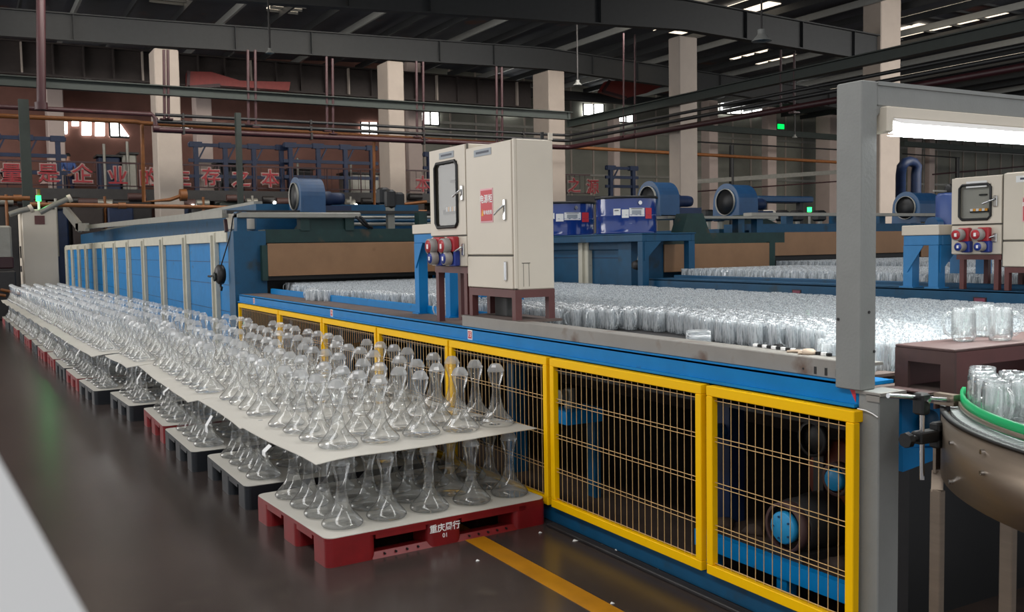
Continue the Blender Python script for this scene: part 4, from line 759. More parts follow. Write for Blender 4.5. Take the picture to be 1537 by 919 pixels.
    sy = (yb+yc)/2+.03; sz = zsplitR+(zrt-zsplitR)*.45; sw, sh = .085*k, .11*k
    sn = part('warning_sign', MB().box(x-.003, x, sy-sw, sy+sw, sz-sh, sz+sh), mat('pink_sign_border', (226, 170, 176), .5), t, 'red warning sign with white characters'); part('sign_face', MB().box(x-.005, x-.003, sy-sw*.88, sy+sw*.88, sz-sh*.9, sz+sh*.9), REDS, sn)
    text('sign_text', '电源柜', (x-.006, sy, sz+sh*.36), *NX, .058*k, WHITE, sn, ext=.0005, offset=.001)
    text('sign_text', '有电危险', (x-.006, sy-.02*k, sz-sh*.42), *NX, .03*k, WHITE, sn, ext=.0005, offset=.0006)
    part('warning_triangle', MB().prism([(sy+sw*.78, sz-sh*.6), (sy+sw*.42, sz-sh*.6), (sy+sw*.6, sz-sh*.18)], x-.0065, x-.005, 'x'), AMBER, sn)
    part('lifting_lug', MB().box(x+dx-.03, x+dx, yc, yc+.01, zrt, zrt+.045), CAB, t); part('cable_gland', MB().cyl((x+dx-.06, yc+.03, zrt-.005), (x+dx-.06, yc+.03, zrt+.05), .012, 8), BLACK, t)
    part('side_door', MB().box(x+.06, x+.062, yc-.002, yc, zr+.02, zr+.17).box(x+.1, x+.102, yc-.002, yc, zr+.02, zr+.17).box(x+.05, x+.11, yc-.002, yc, zr+.165, zr+.17), CABD, t)
    # stands
    s1 = thing('cabinet_stand', 'dark red steel stand under the %s' % base, 'stand', (x, (ya+yb)/2, basebox))
    w_ = .045*k
    part('top_frame', MB().box(x+.01, x+dx*.8, yb+.01, ya-.04, zl-.045*k, zl), BROWN, s1)
    for xx, yy, bx in ((x+.01, ya-.1, 1.062), (x+dx*.8-w_, ya-.1, 1.062), (x+.01, yb+.03, 1.062), (x+dx*.8-w_, yb+.03, 1.062)): part('leg', MB().box(xx, xx+w_, yy, yy+w_, basebox-.073 if k == 1 else basebox, zl-.045*k), BROWN, s1)
    s2 = thing('cabinet_stand', 'low dark red stand under the wide half of the %s' % base.split(' of ')[-1], 'stand', (x, (yb+yc)/2, basebox))
    part('top_frame', MB().box(x+.0, x+dx, yc, yb-.02, zr-.05*k, zr), BROWN, s2)
    for xx in (x, x+dx-w_):
        for yy in (yc, yb-.02-w_): part('leg', MB().box(xx, xx+w_, yy, yy+w_, basebox, zr-.05*k), BROWN, s2)
    return t
ecab('near ivory electrical cabinet with red and blue sockets and a red warning sign', 2.98, .29, 6.42, 5.84, 5.19, 1.463, 2.30, 1.325, 2.265, 1.68, 1.54, 'narrow half of the near cabinet', 1.135)
ecab('right-hand ivory electrical cabinet behind the big mugs', 6.2, .4, 4.47, 4.075, 3.6, 1.485, 2.035, 1.40, 2.045, 1.70, 1.58, 'narrow half of the right cabinet', 1.24, k=.75)
solo('junction_box', MB().bbox(3.12, 3.24, 5.55, 5.72, 1.13, 1.26, .006), DGREY, 'small grey box standing under the near cabinet', 'box')
solo('junction_box', MB().bbox(6.3, 6.5, 3.7, 3.95, 1.24, 1.36, .006), DGREY, 'small grey box standing under the right cabinet', 'box')
p = thing('support_plate', 'thin dark plate bridging rail and far stand leg', 'plate', (3.0, 5.5, 1.13)); part('plate', MB().box(2.95, 3.3, 5.15, 5.9, 1.12, 1.135), DUST, p)
# ------------------------------------------------------------------ portal frame
pf = thing('portal_frame', 'grey steel portal frame carrying the lit tube at right', 'frame', (2.9, 2.47, 1.03))
part('post', MB().bbox(2.9, 2.985, 2.465, 2.585, 1.035, 2.19, .004), GREY, pf)
part('crossbeam', MB().bbox(2.985, 6.1, 2.465, 2.585, 2.10, 2.19, .004).box(2.985, 6.1, 2.458, 2.465, 2.175, 2.19), GREY, pf)
part('weld_plate', MB().prism([(2.985, 2.10), (3.03, 2.10), (2.985, 2.06)], 2.47, 2.475), GREY, pf); part('post', MB().bbox(6.02, 6.1, 2.465, 2.585, 1.24, 2.10, .004), GREY, pf)
part('bolt', MB().cyl((2.897, 2.57, 1.3), (2.9, 2.57, 1.3), .006, 8).cyl((2.945, 2.462, 1.33), (2.945, 2.465, 1.33), .006, 8).cyl((2.975, 2.462, 1.18), (2.975, 2.465, 1.18), .006, 8), IRON, pf)
gp = thing('grey_post', 'grey steel post standing beside the nearest yellow panel', 'post', (2.92, 2.4, 0))
part('shaft', MB().bbox(2.92, 3.035, 2.395, 2.49, .0, 1.035, .004), GREY, gp); part('top_plate', MB().box(2.915, 3.06, 2.385, 2.5, 1.022, 1.034).box(2.915, 2.92, 2.39, 2.45, 1.0, 1.025), RAILG, gp)
part('base_plate', MB().box(2.9, 3.12, 2.34, 2.49, 0.0, .02), GREY, gp)
solo('caution_sticker', MB().add([(2.918, 2.50, 1.035), (2.918, 2.53, 1.035), (2.918, 2.50, .985), (2.916, 2.50, 1.035)], [(0, 1, 2), (0, 2, 3)]), REDS, 'small red sticker at the foot of the portal post', 'sticker')
# fluorescent fitting
ff = thing('tube_light', 'lit white fluorescent fitting under the portal crossbeam', 'lamp', (3.02, 2.52, 2.0))
part('channel', MB().bbox(3.03, 4.7, 2.44, 2.50, 2.055, 2.098, .004), CAB, ff); part('end_cap', MB().bbox(3.005, 3.04, 2.435, 2.505, 2.0, 2.098, .006), CAB, ff)
part('reflector', MB().prism([(2.40, 2.03), (2.44, 2.055), (2.50, 2.055), (2.54, 2.03), (2.50, 2.045), (2.44, 2.045)], 3.04, 4.7, 'x'), WHITE, ff)
part('tube', MB().cyl((3.06, 2.47, 2.022), (4.68, 2.47, 2.022), .02, 14), TUBE, ff, 'glowing tube')
area('tube_light_glow', (3.87, 2.47, 1.995), (0, 0, 0), 1.6, .04, 28, (.95, 1, .98))
solo('flex_cable', MB().tube([(2.91, 2.485, .965), (2.913, 2.45, .963), (2.914, 2.42, .955), (2.913, 2.395, .945)], .0025, 6), WHITE, 'thin white wire across the top of the grey post', 'cable')
# inspection bench and brown stand
bt = thing('transfer_plate', 'dusty steel transfer plate at the end of the mug belt', 'plate', (3.1, 2.3, 1.0)); part('plate', MB().box(3.06, 6.0, 2.27, 2.61, 1.0, 1.018), DUST, bt); part('front_lip', MB().box(3.06, 6.0, 2.262, 2.27, .98, 1.018), RUST, bt)
part('support', MB().box(4.3, 4.36, 2.5, 2.56, 0, 1.0), BLUE2, bt); part('support', MB().box(5.5, 5.56, 2.5, 2.56, 0, 1.0), BLUE2, bt)
bs = thing('brown_stand', 'rusty brown steel stand with cut-out holding three mugs', 'stand', (3.2, 2.3, 1.018))
part('top_plate', MB().bbox(3.2, 4.5, 2.285, 2.55, 1.175, 1.187, .003), RUST, bs)
part('end_plate', MB().box(3.2, 3.212, 2.285, 2.345, 1.018, 1.175).box(3.2, 3.212, 2.49, 2.55, 1.018, 1.175).box(3.2, 3.212, 2.345, 2.49, 1.125, 1.175), RUST, bs)
part('side_plate', MB().box(3.212, 3.36, 2.285, 2.297, 1.018, 1.175).box(4.2, 4.5, 2.285, 2.297, 1.018, 1.175).box(3.36, 4.2, 2.285, 2.297, 1.12, 1.175), BROWN, bs); part('back_plate', MB().box(3.212, 4.5, 2.538, 2.55, 1.018, 1.175), BROWN, bs)
solo('steel_flap', MB().bar((3.12, 2.5, 1.026), (3.1, 2.3, 1.03), .06, .006), RUST, 'loose pale strip lying beside the brown stand', 'strip')
solo('steel_flap', MB().bar((3.1, 2.64, 1.05), (3.12, 2.78, 1.06), .05, .006), RAILG, 'curled tan strip lying behind the portal post', 'strip')
t = thing('leather_glove', 'pale work glove lying on the rail left of the portal post', 'glove', (3.1, 2.95, 1.13)); part('palm', MB().lathe([(.001, 0), (.03, .0), (.035, .01), (.02, .022), (.001, .024)], (3.04, 2.85, 1.13), 12), mat('pale_leather', (190, 170, 150), .7), t)
for k in range(4): part('finger', MB().tube([(3.05, 2.86, 1.138), (3.03+.012*k, 2.93, 1.137), (3.02+.015*k, 2.95, 1.134)], .006, 6), MC['pale_leather'], t)
part('thumb', MB().tube([(3.03, 2.84, 1.138), (3.0, 2.87, 1.136)], .007, 6), MC['pale_leather'], t)
t = thing('drive_chain', 'black and white roller chain lying on the rail near the glove', 'chain', (3.06, 2.95, 1.13))
for k in range(16): part('link', MB().cyl((3.08-.002*k, 3.2-.03*k, 1.131), (3.08-.002*k, 3.2-.03*k, 1.143), .012, 8), BLACK if k % 2 else WHITE, t)
t = thing('drive_sprocket', 'small black toothed sprocket at the belt edge', 'sprocket', (3.14, 3.1, 1.06)); part('wheel', MB().lathe([(.001, -.015), (.035, -.015), (.035, .015), (.001, .015)], (3.14, 3.12, 1.11), 14, 'x', fn=lambda a, z: 1+.15*(int(a*14/PI) % 2)), BLACK, t); part('shaft', MB().cyl((3.12, 3.12, 1.11), (3.3, 3.12, 1.11), .01, 8), IRON, t)
# blue gearbox column right of the grey post
t = thing('end_drive', 'bright blue end drive housing right of the grey post', 'housing', (3.4, 2.5, 0)); ua, ub = UY(1352, 597, 2.45), UY(1412, 668, 2.45); part('upper_housing', MB().bbox(ua.x, ub.x, 2.45, 2.54, ub.z, ua.z, .008), BLUE, t)
uc, ud, ue = UY(1352, 672, 2.45), UY(1418, 672, 2.45), UY(1418, 683, 2.45); uf = UY(1352, 708, 2.45); part('lower_housing', MB().prism([(uc.x, uc.z), (ud.x, ud.z), (ue.x, ue.z), (uf.x, uf.z)], 2.44, 2.54), BLUE, t)
part('bearing', MB().lathe([(.001, -.02), (.045, -.02), (.05, 0), (.02, .005)], (ua.x*.4+ub.x*.6, 2.44, (ua.z+ub.z)/2), 20, 'y'), BLUE2, t); part('support', MB().box(ua.x+.02, ua.x+.08, 2.47, 2.54, 0, uf.z+.05), IRON, t)
# ------------------------------------------------------------------ curved conveyor
CC = Vector((3.8, 1.16, 0)); RO = 1.307
cc = thing('curved_conveyor', 'stainless curved slat conveyor with green guide rail at right', 'conveyor', (3.8, 1.16, 0))
def arc(r, a0, a1, n): return [(CC.x+r*math.cos(a0+(a1-a0)*k/n), CC.y+r*math.sin(a0+(a1-a0)*k/n)) for k in range(n+1)]
def arcwall(r0, r1, z0, z1, a0, a1, n=40, zb2=None):
    o, i = arc(r0, a0, a1, n), arc(r1, a0, a1, n); vs = [(p[0], p[1], z0) for p in o]+[(p[0], p[1], z1) for p in o]+[(p[0], p[1], z0) for p in i]+[(p[0], p[1], z1) for p in i]; N = n+1; fs = []
    for k in range(n): fs += [(k, k+1, N+k+1, N+k), (N+k, N+k+1, 3*N+k+1, 3*N+k), (2*N+k+1, 2*N+k, 3*N+k, 3*N+k+1), (k+1, k, 2*N+k, 2*N+k+1)]
    fs += [(0, N, 3*N, 2*N), (n, 2*N+n, 3*N+n, N+n)]
    return MB().add(vs, fs, True)
A0, A1 = math.radians(119), math.radians(196)
part('side_wall', arcwall(RO, RO-.004, .765, .99, A0, A1), STEEL, cc, 'brushed stainless curved side wall'); part('wear_strip', arcwall(RO+.004, RO-.016, .99, 1.0, A0, A1), BLACK, cc)
part('bed_plate', arcwall(RO-.02, .5, .95, .965, A0, A1), STEEL, cc); part('inner_wall', arcwall(.51, .5, .77, .99, A0, A1), STEEL, cc)
for k in range(56):
    a = A0+(A1-A0)*(k+.5)/56; h = (A1-A0)/56*.4; vs = []
    for r_, an in ((RO-.03, a-h), (RO-.03, a+h), (.54, a+h), (.54, a-h)): vs += [(CC.x+r_*math.cos(an), CC.y+r_*math.sin(an), .975), (CC.x+r_*math.cos(an), CC.y+r_*math.sin(an), 1.0)]
    part('slat', MB().add(vs, [(0, 2, 4, 6), (7, 5, 3, 1), (0, 1, 3, 2), (2, 3, 5, 4), (4, 5, 7, 6), (6, 7, 1, 0)]), SLAT, cc)
part('guide_rail', arcwall(RO-.062, RO-.074, 1.006, 1.052, A0, A1), GRAIL, cc, 'green plastic guide rail'); part('guide_rail', arcwall(.84, .83, 1.006, 1.052, A0, A1), GRAIL, cc, 'green plastic inner guide rail')
part('rail_backing', arcwall(RO-.055, RO-.062, 1.012, 1.026, A0, A1), STEEL, cc)
for an, z in ((165, .95), (165, .86), (151, .955), (151, .89), (140, .93), (140, .8)):
    a = math.radians(an); d = Vector((math.cos(a), math.sin(a), 0)); q = CC+d*RO+Vector((0, 0, z)); part('bolt', MB().cyl(q, q+d*.012, .008, 8), CHROME, cc)
# legs of the conveyor
for px0, px1, y, r_, lab in ((1396, 1417, 0, 0, ''), (1506, 1520, 0, 0, '')):
    q = UZ((px0+px1)/2, 735, .7) if px0 < 1450 else UZ(1513, 785, .69)
    lg = MB().bbox(q.x-.012, q.x+.018, q.y-.022, q.y+.022, 0, .7, .003)
    part('leg', lg, STEEL, cc); part('leg_bracket', MB().bar((q.x, q.y, .69), (q.x+.03, q.y+.02, .76), .04, .012).bar((q.x+.03, q.y+.02, .755), (q.x+.03, q.y+.02, .9), .04, .012, (0, 1, 0)), STEEL, cc)
    part('leg_foot', MB().cyl((q.x, q.y, 0), (q.x, q.y, .03), .04, 12), BLACK, cc)
# rail clamp
k0 = UY(1385, 655, 2.16)
t = thing('rail_clamp', 'black clamp with crossed chrome rods left of the green rail', 'clamp', k0)
ve = UY(1384, 600, 2.16); vb = UY(1384, 720, 2.16); part('upright_rod', MB().cyl(vb, ve, .0085, 12), CHROME, t)
h0, h1 = UY(1333, 594, 2.17), UY(1425, 601, 2.17); part('cross_rod', MB().cyl(h0, h1, .0085, 12), CHROME, t)
c1 = UY(1384, 603, 2.16); part('cross_block', MB().bbox(c1.x-.022, c1.x+.022, c1.y-.02, c1.y+.025, c1.z-.045, c1.z+.03, .006), BLACK, t); part('block_screw', MB().cyl((c1.x, c1.y-.03, c1.z+.005), (c1.x, c1.y-.02, c1.z+.005), .008, 8), CHROME, t)
c2 = UY(1384, 657, 2.16); part('lower_block', MB().bbox(c2.x-.03, c2.x+.1, c2.y-.02, c2.y+.025, c2.z-.02, c2.z+.022, .005).bbox(c2.x+.06, c2.x+.13, c2.y-.02, c2.y+.02, c2.z-.045, c2.z+.045, .006), BLACK, t)
part('knob', MB().lathe([(.001, 0), (.026, 0), (.028, .02), (.012, .03), (.012, .055)], (c2.x-.09, c2.y, c2.z), 8, 'x', smooth=False), BLACK, t); part('knob_screw', MB().cyl((c2.x-.04, c2.y, c2.z), (c2.x-.02, c2.y, c2.z), .008, 8), CHROME, t)
part('rail_bracket', MB().box(h1.x-.005, h1.x+.03, h1.y-.02, h1.y+.06, h1.z-.02, h1.z+.02), STEEL, t)
t = thing('floor_channel', 'grey sheet cable channel on the floor below the conveyor', 'channel', (3.2, 2.2, 0))
part('cover', MB().add([(3.04, 2.36, .03), (3.6, 2.1, .03), (3.62, 2.16, .06), (3.06, 2.45, .06), (3.04, 2.36, 0), (3.6, 2.1, 0), (3.62, 2.16, 0), (3.06, 2.45, 0)], [(0, 1, 2, 3), (0, 4, 5, 1), (1, 5, 6, 2), (2, 6, 7, 3), (3, 7, 4, 0)]), RAILG, t)
part('cable', MB().tube([(2.98, 2.3, .02), (3.1, 2.18, .02), (3.3, 2.0, .02)], .016, 8), BLACK, t)
part('cover', MB().bar((3.0, 2.28, .02), (3.35, 2.0, .02), .09, .03), GREY, t)
t = thing('shade_screen', 'black sheet added for the shade under the conveyor, with a blue leg', 'casing', (3.9, 2.3, 0)); part('front_sheet', MB().box(3.12, 6.0, 2.55, 2.58, 0, .95), BLACK, t); part('blue_leg', MB().box(4.3, 4.42, 2.0, 2.1, 0, .9), DBLUE, t)  # front sheet is black in place of shade below the conveyor
# near out-of-focus foam board at the lower left
t0 = ray(-40, 620).normalized()*.33+CAM; t1 = ray(150, 960).normalized()*.30+CAM; t2 = ray(-260, 960).normalized()*.30+CAM; t3 = ray(-260, 560).normalized()*.33+CAM
e0 = ray(-12, 650).normalized()*.33+CAM
nn = (t1-t0).cross(t2-t0).normalized()*.012
if nn.dot(fw) < 0: nn = -nn
solo('foam_board', MB().add([t0, t1, t2, t3, t0+nn, t1+nn, t2+nn, t3+nn], [(0, 1, 2, 3), (7, 6, 5, 4), (0, 4, 5, 1), (1, 5, 6, 2), (2, 6, 7, 3), (3, 7, 4, 0)]), FOAM, 'out-of-focus white board edge very close at lower left', 'board', t2)
# ------------------------------------------------------------------ pallets, sheets, decanters
DP = [(.001, .004), (.085, .0), (.104, .005), (.110, .013), (.1095, .020), (.100, .032), (.086, .047), (.070, .063), (.055, .082), (.043, .102), (.034, .124), (.028, .146), (.0245, .168), (.0235, .190), (.0255, .212), (.031, .235), (.038, .256), (.0445, .276), (.048, .292), (.049, .302)]
CP = [(.049, .302), (.0505, .306), (.048, .312), (.040, .328), (.029, .342), (.024, .345), (.001, .346)]
DP = [(r, z*1.07) for r, z in DP]; CP = [(r, z*1.07) for r, z in CP]
def dfn(t_, z): return 1+(.13*math.exp(-((z-.17)/.07)**2))*math.cos(2*(t_-z*16))
DN = 28
def octo(t_, z): return math.cos(PI/8)/math.cos((t_ % (PI/4))-PI/8) if z > .33 else 1
def dmesh(n=28, low=False):
    a, c = (DP, CP) if not low else (DP[1:4]+DP[6:16:3]+DP[-1:], [CP[0], CP[3], CP[5]])
    return MB().lathe(a, n=n, fn=dfn), MB().lathe(c, n=n if low else 24, fn=None if low else octo, smooth=False)
b_, c_ = dmesh()
DM = bpy.data.meshes.new('decanter'); mb = MB(); mb.v = b_.v+c_.v; mb.f = b_.f+[tuple(i+len(b_.v) for i in f) for f in c_.f]; mb.sm = b_.sm+c_.sm
DM.from_pydata(mb.v, [], mb.f); DM.polygons.foreach_set('use_smooth', mb.sm); DM.materials.append(GLASS); DM.materials.append(FROST)
mi = [0]*len(b_.f)+[1]*len(c_.f); DM.polygons.foreach_set('material_index', mi); DM.validate(); DM.update()
low, lowc = dmesh(10, True)
decstuff = []
def sheetmesh(w_, d, bend, seed):
    r_ = random.Random(seed); n = 12; vs = []; fs = []; f1, f2 = r_.uniform(0, 6), r_.uniform(0, 6)
    for k, dz in enumerate((0, .004)):
        for j in range(n+1):
            for i in range(n+1):
                u, v = i/n, j/n; edge = max(0, .12-u)/.12
                z_ = bend*(-.018*edge*(1-.4*v)+.006*math.sin(6*u+f1)*math.sin(5*v+f2)-.015*max(0, .15-v)/.15*max(0, .5-u))
                vs.append((u*w_, v*d, z_+dz))
    N = n+1; T = N*N
    for j in range(n):
        for i in range(n): a = j*N+i; fs += [(a, a+N, a+N+1, a+1), (T+a, T+a+1, T+a+N+1, T+a+N)]
    for i in range(n): fs += [(i, i+1, T+i+1, T+i), (n*N+i+1, n*N+i, T+n*N+i, T+n*N+i+1), (i*N, T+i*N, T+(i+1)*N, (i+1)*N), (i*N+n, (i+1)*N+n, T+(i+1)*N+n, T+i*N+n)]
    return MB().add(vs, fs)
def rounded(x0, x1, y0, y1, z0, z1, r_, n=5):
    P = []
    for cx_, cy_, a in ((x1-r_, y0+r_, -PI/2), (x1-r_, y1-r_, 0), (x0+r_, y1-r_, PI/2), (x0+r_, y0+r_, PI)): P += [(cx_+r_*math.cos(a+k*PI/2/n), cy_+r_*math.sin(a+k*PI/2/n)) for k in range(n+1)]
    return MB().prism(P, z0, z1, 'z')
def pallet(name, label, m, n_detail=True):
    t = thing(name, label, 'pallet', (0, 0, 0)); W, D = 1.34, 1.09
    part('deck', rounded(0, W, 0, D, .128, .147, .04), m, t)
    for q_ in ((.27, .56, 0, .02), (.78, 1.2, 0, .02), (0, .02, .2, .42), (0, .02, .66, .9)): part('deck_lip', MB().box(*q_, .105, .13), m, t)
    for i, (x0, x1) in enumerate(((0, .27), (.57, .78), (1.12, 1.34))):
        for j, (y0, y1) in enumerate(((0, .2), (.43, .65), (.89, 1.09))): part('block', rounded(x0, x1, y0, y1, 0, .128, .035), m, t)
    for j, (y0, y1) in enumerate(((.0, .12), (.48, .6), (.97, 1.09))):
        part('skid', MB().prism([(y0+.0, 0), (y1, 0), (y1, .018), (y0+.02, .032)], .25, 1.14, 'x'), m, t)
    hm = MB()
    for k in range(14):
        x = .32+k*.065 if k < 4 else .83+(k-4)*.06
        if k < 9 and x < 1.1: hm.cyl((x, .0005, .018), (x, .02, .018), .006, 6)
    part('skid_holes', hm, BLACK, t)
    return t
PL = [(1.512, 4.57, 3.3), (1.44, 5.88, 0), (1.37, 7.12, 0), (1.38, 8.33, -.6), (1.30, 9.62, 2.2), (1.13, 10.89, 2.5), (1.08, 12.1, 1.5)]
while len(PL) < 17: a = PL[-1]; PL.append((a[0]-.035, a[1]+1.22, 1.2 if len(PL) % 2 else .2))
cols = [RED, NAVY, NAVY, RED, NAVY, NAVY, RED, NAVY, RED, RED, NAVY, RED, NAVY, RED, NAVY, NAVY, RED]
cn = {RED.name: 'red', NAVY.name: 'black'}
nms = ['nearest']+[od(i) for i in range(1, 17)]
protos = {}
def copy_tree(o):
    c = o.copy(); col.objects.link(c)
    for ch in o.children:
        d = ch.copy(); d.parent = c; col.objects.link(d)
        for g_ in ch.children: e_ = g_.copy(); e_.parent = d; col.objects.link(e_)
    return c
cnt = 0; slips = 0
for i, (x, y, rot) in enumerate(PL):
    m = cols[i]; lab = '%s plastic pallet, %s' % (cn[m.name], 'nearest the camera, marked 01' if i == 0 else '%s in the row counting from the camera' % nms[i])
    if m.name not in protos: protos[m.name] = pallet('plastic_pallet', lab, m); p = protos[m.name]
    else: p = copy_tree(protos[m.name]); p['label'] = lab
    p['group'] = 'row of pallets under the decanters'; p.location = (x, y, 0); p.rotation_euler.z = math.radians(rot)
    if i == 0:
        pass
    R = Matrix.Rotation(math.radians(rot), 3, 'Z'); O = Vector((x, y, 0))
    # sheets
    for tier in (0, 1):
        if tier == 0: w_, d, z_, ox, oy = 1.34, 1.09, .1475, 0, 0
        else: w_, d, z_, ox, oy = 1.36, 1.225, .527, .0, .11 if i == 0 else .07
        if tier == 0: mb = rounded(0, w_, 0, d, 0, .004, .05); mb.v = [(v[0], v[1], v[2]) for v in mb.v]
        else: mb = sheetmesh(w_, d, 1.0, i)
        me = mesh_of(mb, 'plastic_sheet', BOARD); o = bpy.data.objects.new('plastic_sheet', me); col.objects.link(o)
        o.location = O+R @ Vector((ox, oy, z_)); o.rotation_euler.z = math.radians(rot)
        o['label'] = 'off-white plastic sheet, %s tier of the %s pallet' % (('lower', 'upper')[tier], nms[i]); o['category'] = 'sheet'; o['group'] = 'plastic sheets between the decanters'
        base = z_+.0045
        for j in range(4):
            for k in range(5):
                if tier == 0: q = Vector((.165+.262*k, .185+.24*j, base))
                else: q = Vector((.22+.255*k+ox, .30+.262*j+oy-.19+.19*0+(.0), base))
                if tier == 1: q.y = oy+.25+.262*j
                q += Vector((random.uniform(-.008, .008), random.uniform(-.008, .008), 0)); P_ = O+R @ q
                if tier == 1:
                    u = (q.x-ox)/w_; v = (q.y-oy)/d; q.z += 0
                if cnt < 300:
                    dd = bpy.data.objects.new('decanter', DM); dd.location = P_; dd.rotation_euler.z = random.uniform(-.5, .5); col.objects.link(dd)
                    dd['label'] = 'clear glass decanter, %s tier of %s pallet, %s row, %s from aisle' % (('lower', 'upper')[tier], nms[i], ['front', 'second', 'third', 'rear'][j], od(k)); dd['category'] = 'decanter'; dd['group'] = 'glass decanters on pallets'; cnt += 1
                else: decstuff.append((P_, random.uniform(0, 3)))
# pallet marking
nm = thing('pallet_marking', 'white stencilled characters and 01 on the nearest red pallet', 'marking', (0, 0, 0))
R = Matrix.Rotation(math.radians(PL[0][2]), 3, 'Z'); O = Vector((PL[0][0], PL[0][1], 0))
rv = R @ Vector((1, 0, 0)); cpt = O+R @ Vector((.675, -.0012, .094))
text('marking_text', '重庆周行', cpt, rv, (0, 0, 1), .047, WHITE, nm, ext=.0006, offset=.0008)
text('marking_text', '01', cpt+Vector((0, 0, -.042)), rv, (0, 0, 1), .034, WHITE, nm, ext=.0006)
def replicate(name, mb, places, m, label, cat, m2=None, split=0):
    V = np.array([tuple(v) for v in mb.v], dtype=np.float32); nv = len(V); out = []; fs = []
    for k, (p, a, s_) in enumerate(places):
        c_, s2 = math.cos(a), math.sin(a); W = V.copy(); W[:, 0], W[:, 1] = V[:, 0]*c_-V[:, 1]*s2, V[:, 0]*s2+V[:, 1]*c_
        out.append(W*s_+np.array(tuple(p), dtype=np.float32))
    F4 = np.array([f if len(f) == 4 else f+(f[-1],) for f in mb.f if len(f) == 4], dtype=np.int32)
    A = np.concatenate(out); N = len(places); I = (F4[None, :, :]+(np.arange(N, dtype=np.int32)*nv)[:, None, None]).reshape(-1, 4)
    me = bpy.data.meshes.new(name); me.vertices.add(len(A)); me.vertices.foreach_set('co', A.ravel()); me.loops.add(I.size); me.loops.foreach_set('vertex_index', I.ravel())
    me.polygons.add(len(I)); me.polygons.foreach_set('loop_start', np.arange(0, I.size, 4, dtype=np.int32)); me.polygons.foreach_set('loop_total', np.full(len(I), 4, dtype=np.int32))
    me.polygons.foreach_set('use_smooth', np.full(len(I), 'mug' not in name and 'tumbler' not in name, dtype=bool)); me.materials.append(m)
    if m2 is not None:
        me.materials.append(m2); me.polygons.foreach_set('material_index', np.tile(np.array([0]*split+[1]*(len(F4)-split), dtype=np.int32), N))
    me.update(calc_edges=True); me.validate()
    o = bpy.data.objects.new(name, me); col.objects.link(o); o['label'] = label; o['category'] = cat; o['kind'] = 'stuff'; return o
mb = MB(); mb.v = low.v+lowc.v; mb.f = low.f+[tuple(i+len(low.v) for i in f) for f in lowc.f]
replicate('distant_decanters', mb, [(p, a, 1) for p, a in decstuff], GLASS, 'mass of clear decanters on the far pallets of the row', 'decanters', FROST, len(low.f))
# paper slips hanging from the upper sheets
for k, (px, py, z_) in enumerate(((408, 676, .47), (320, 632, .45), (255, 590, .48), (214, 567, .47), (182, 550, .47), (121, 533, .47), (103, 520, .47), (80, 506, .47))):
    q = UZ(px, py-8, .525); a = .03
    ln = .1 if k in (1, 3, 4, 5) else .05
    solo('paper_slip', MB().add([(q.x-.01, q.y-a, .525), (q.x-.01, q.y+a, .525), (q.x-.05, q.y+a-.01, .525-ln*.6), (q.x-.05, q.y-a-.01, .525-ln*.6), (q.x-.055, q.y+a-.03, .525-ln), (q.x-.055, q.y-a-.03, .525-ln),
        (q.x-.008, q.y-a, .525), (q.x-.008, q.y+a, .525), (q.x-.048, q.y+a-.01, .525-ln*.6), (q.x-.048, q.y-a-.01, .525-ln*.6), (q.x-.053, q.y+a-.03, .525-ln), (q.x-.053, q.y-a-.03, .525-ln)],
        [(0, 1, 2, 3), (3, 2, 4, 5), (6, 9, 8, 7), (9, 11, 10, 8), (0, 3, 9, 6), (1, 7, 8, 2), (3, 5, 11, 9), (2, 8, 10, 4)]), PAPER, 'white paper slip hanging over the sheet edge, %s from the camera' % od(k), 'paper', (q.x, q.y, .5), 'paper slips on the sheet edges')
# ------------------------------------------------------------------ glass mugs
def mugmb(ribs, h=.13, r=.043, low=False, handle_=True):
    n = ribs*2
    f = (lambda t_, z_: 1+(.07*math.cos(ribs*t_) if .012 < z_ < h-.022 else 0))
    if low: P_ = [(r*.7, 0), (r, .01), (r*1.0, h*.8), (r*1.04, h), (r*.9, h), (r*.86, .02)]
    else: P_ = [(.001, .003), (r*.8, 0), (r*.95, .005), (r*.98, .012), (r, .018), (r*.99, h*.5), (r, h-.024), (r*1.02, h-.018), (r*1.0, h-.01), (r*1.0, h-.002), (r*.96, h), (r*.92, h-.002), (r*.9, h*.5), (r*.86, .024), (.001, .02)]
    b = MB().lathe(P_, n=n, fn=f)
    hd = MB().tube([(r*.95, 0, h*.84), (r*1.35, 0, h*.86), (r*1.75, 0, h*.74), (r*1.82, 0, h*.5), (r*1.62, 0, h*.28), (r*1.25, 0, h*.17), (r*.95, 0, h*.16)], .0065 if not low else .007, 8 if not low else 4)
    return b, hd
bod, han = mugmb(14); full = MB(); full.v = bod.v+han.v; full.f = bod.f+[tuple(i+len(bod.v) for i in f) for f in han.f]; full.sm = bod.sm+han.sm
MUG = mesh_of(full, 'glass_mug', MUGG)
lb, lh = mugmb(5, low=True); lowm = MB(); lowm.v = lb.v+lh.v; lowm.f = lb.f+[tuple(i+len(lb.v) for i in f) for f in lh.f if len(f) == 4]
def edge(y): return 3.42+.16*math.sin(y*1.7+.5)+.1*math.sin(y*4.3)+(.14 if 3.0 < y < 6.2 else 0)-(.12 if y < 3.4 else 0)
rm = random.Random(11); fld = []
iy = 0; y = 2.7
while y < 12.2:
    x = edge(y)+rm.uniform(0, .05); row = 0
    while x < 5.95:
        if not (rm.random() < .03 and row > 0): fld.append((x+rm.uniform(-.008, .008), y+rm.uniform(-.008, .008), row, iy))
        x += .102; row += 1
    y += .104; iy += 1
def dep(q): return Vector((q[0], q[1], 1.1-EYE)).dot(fw)
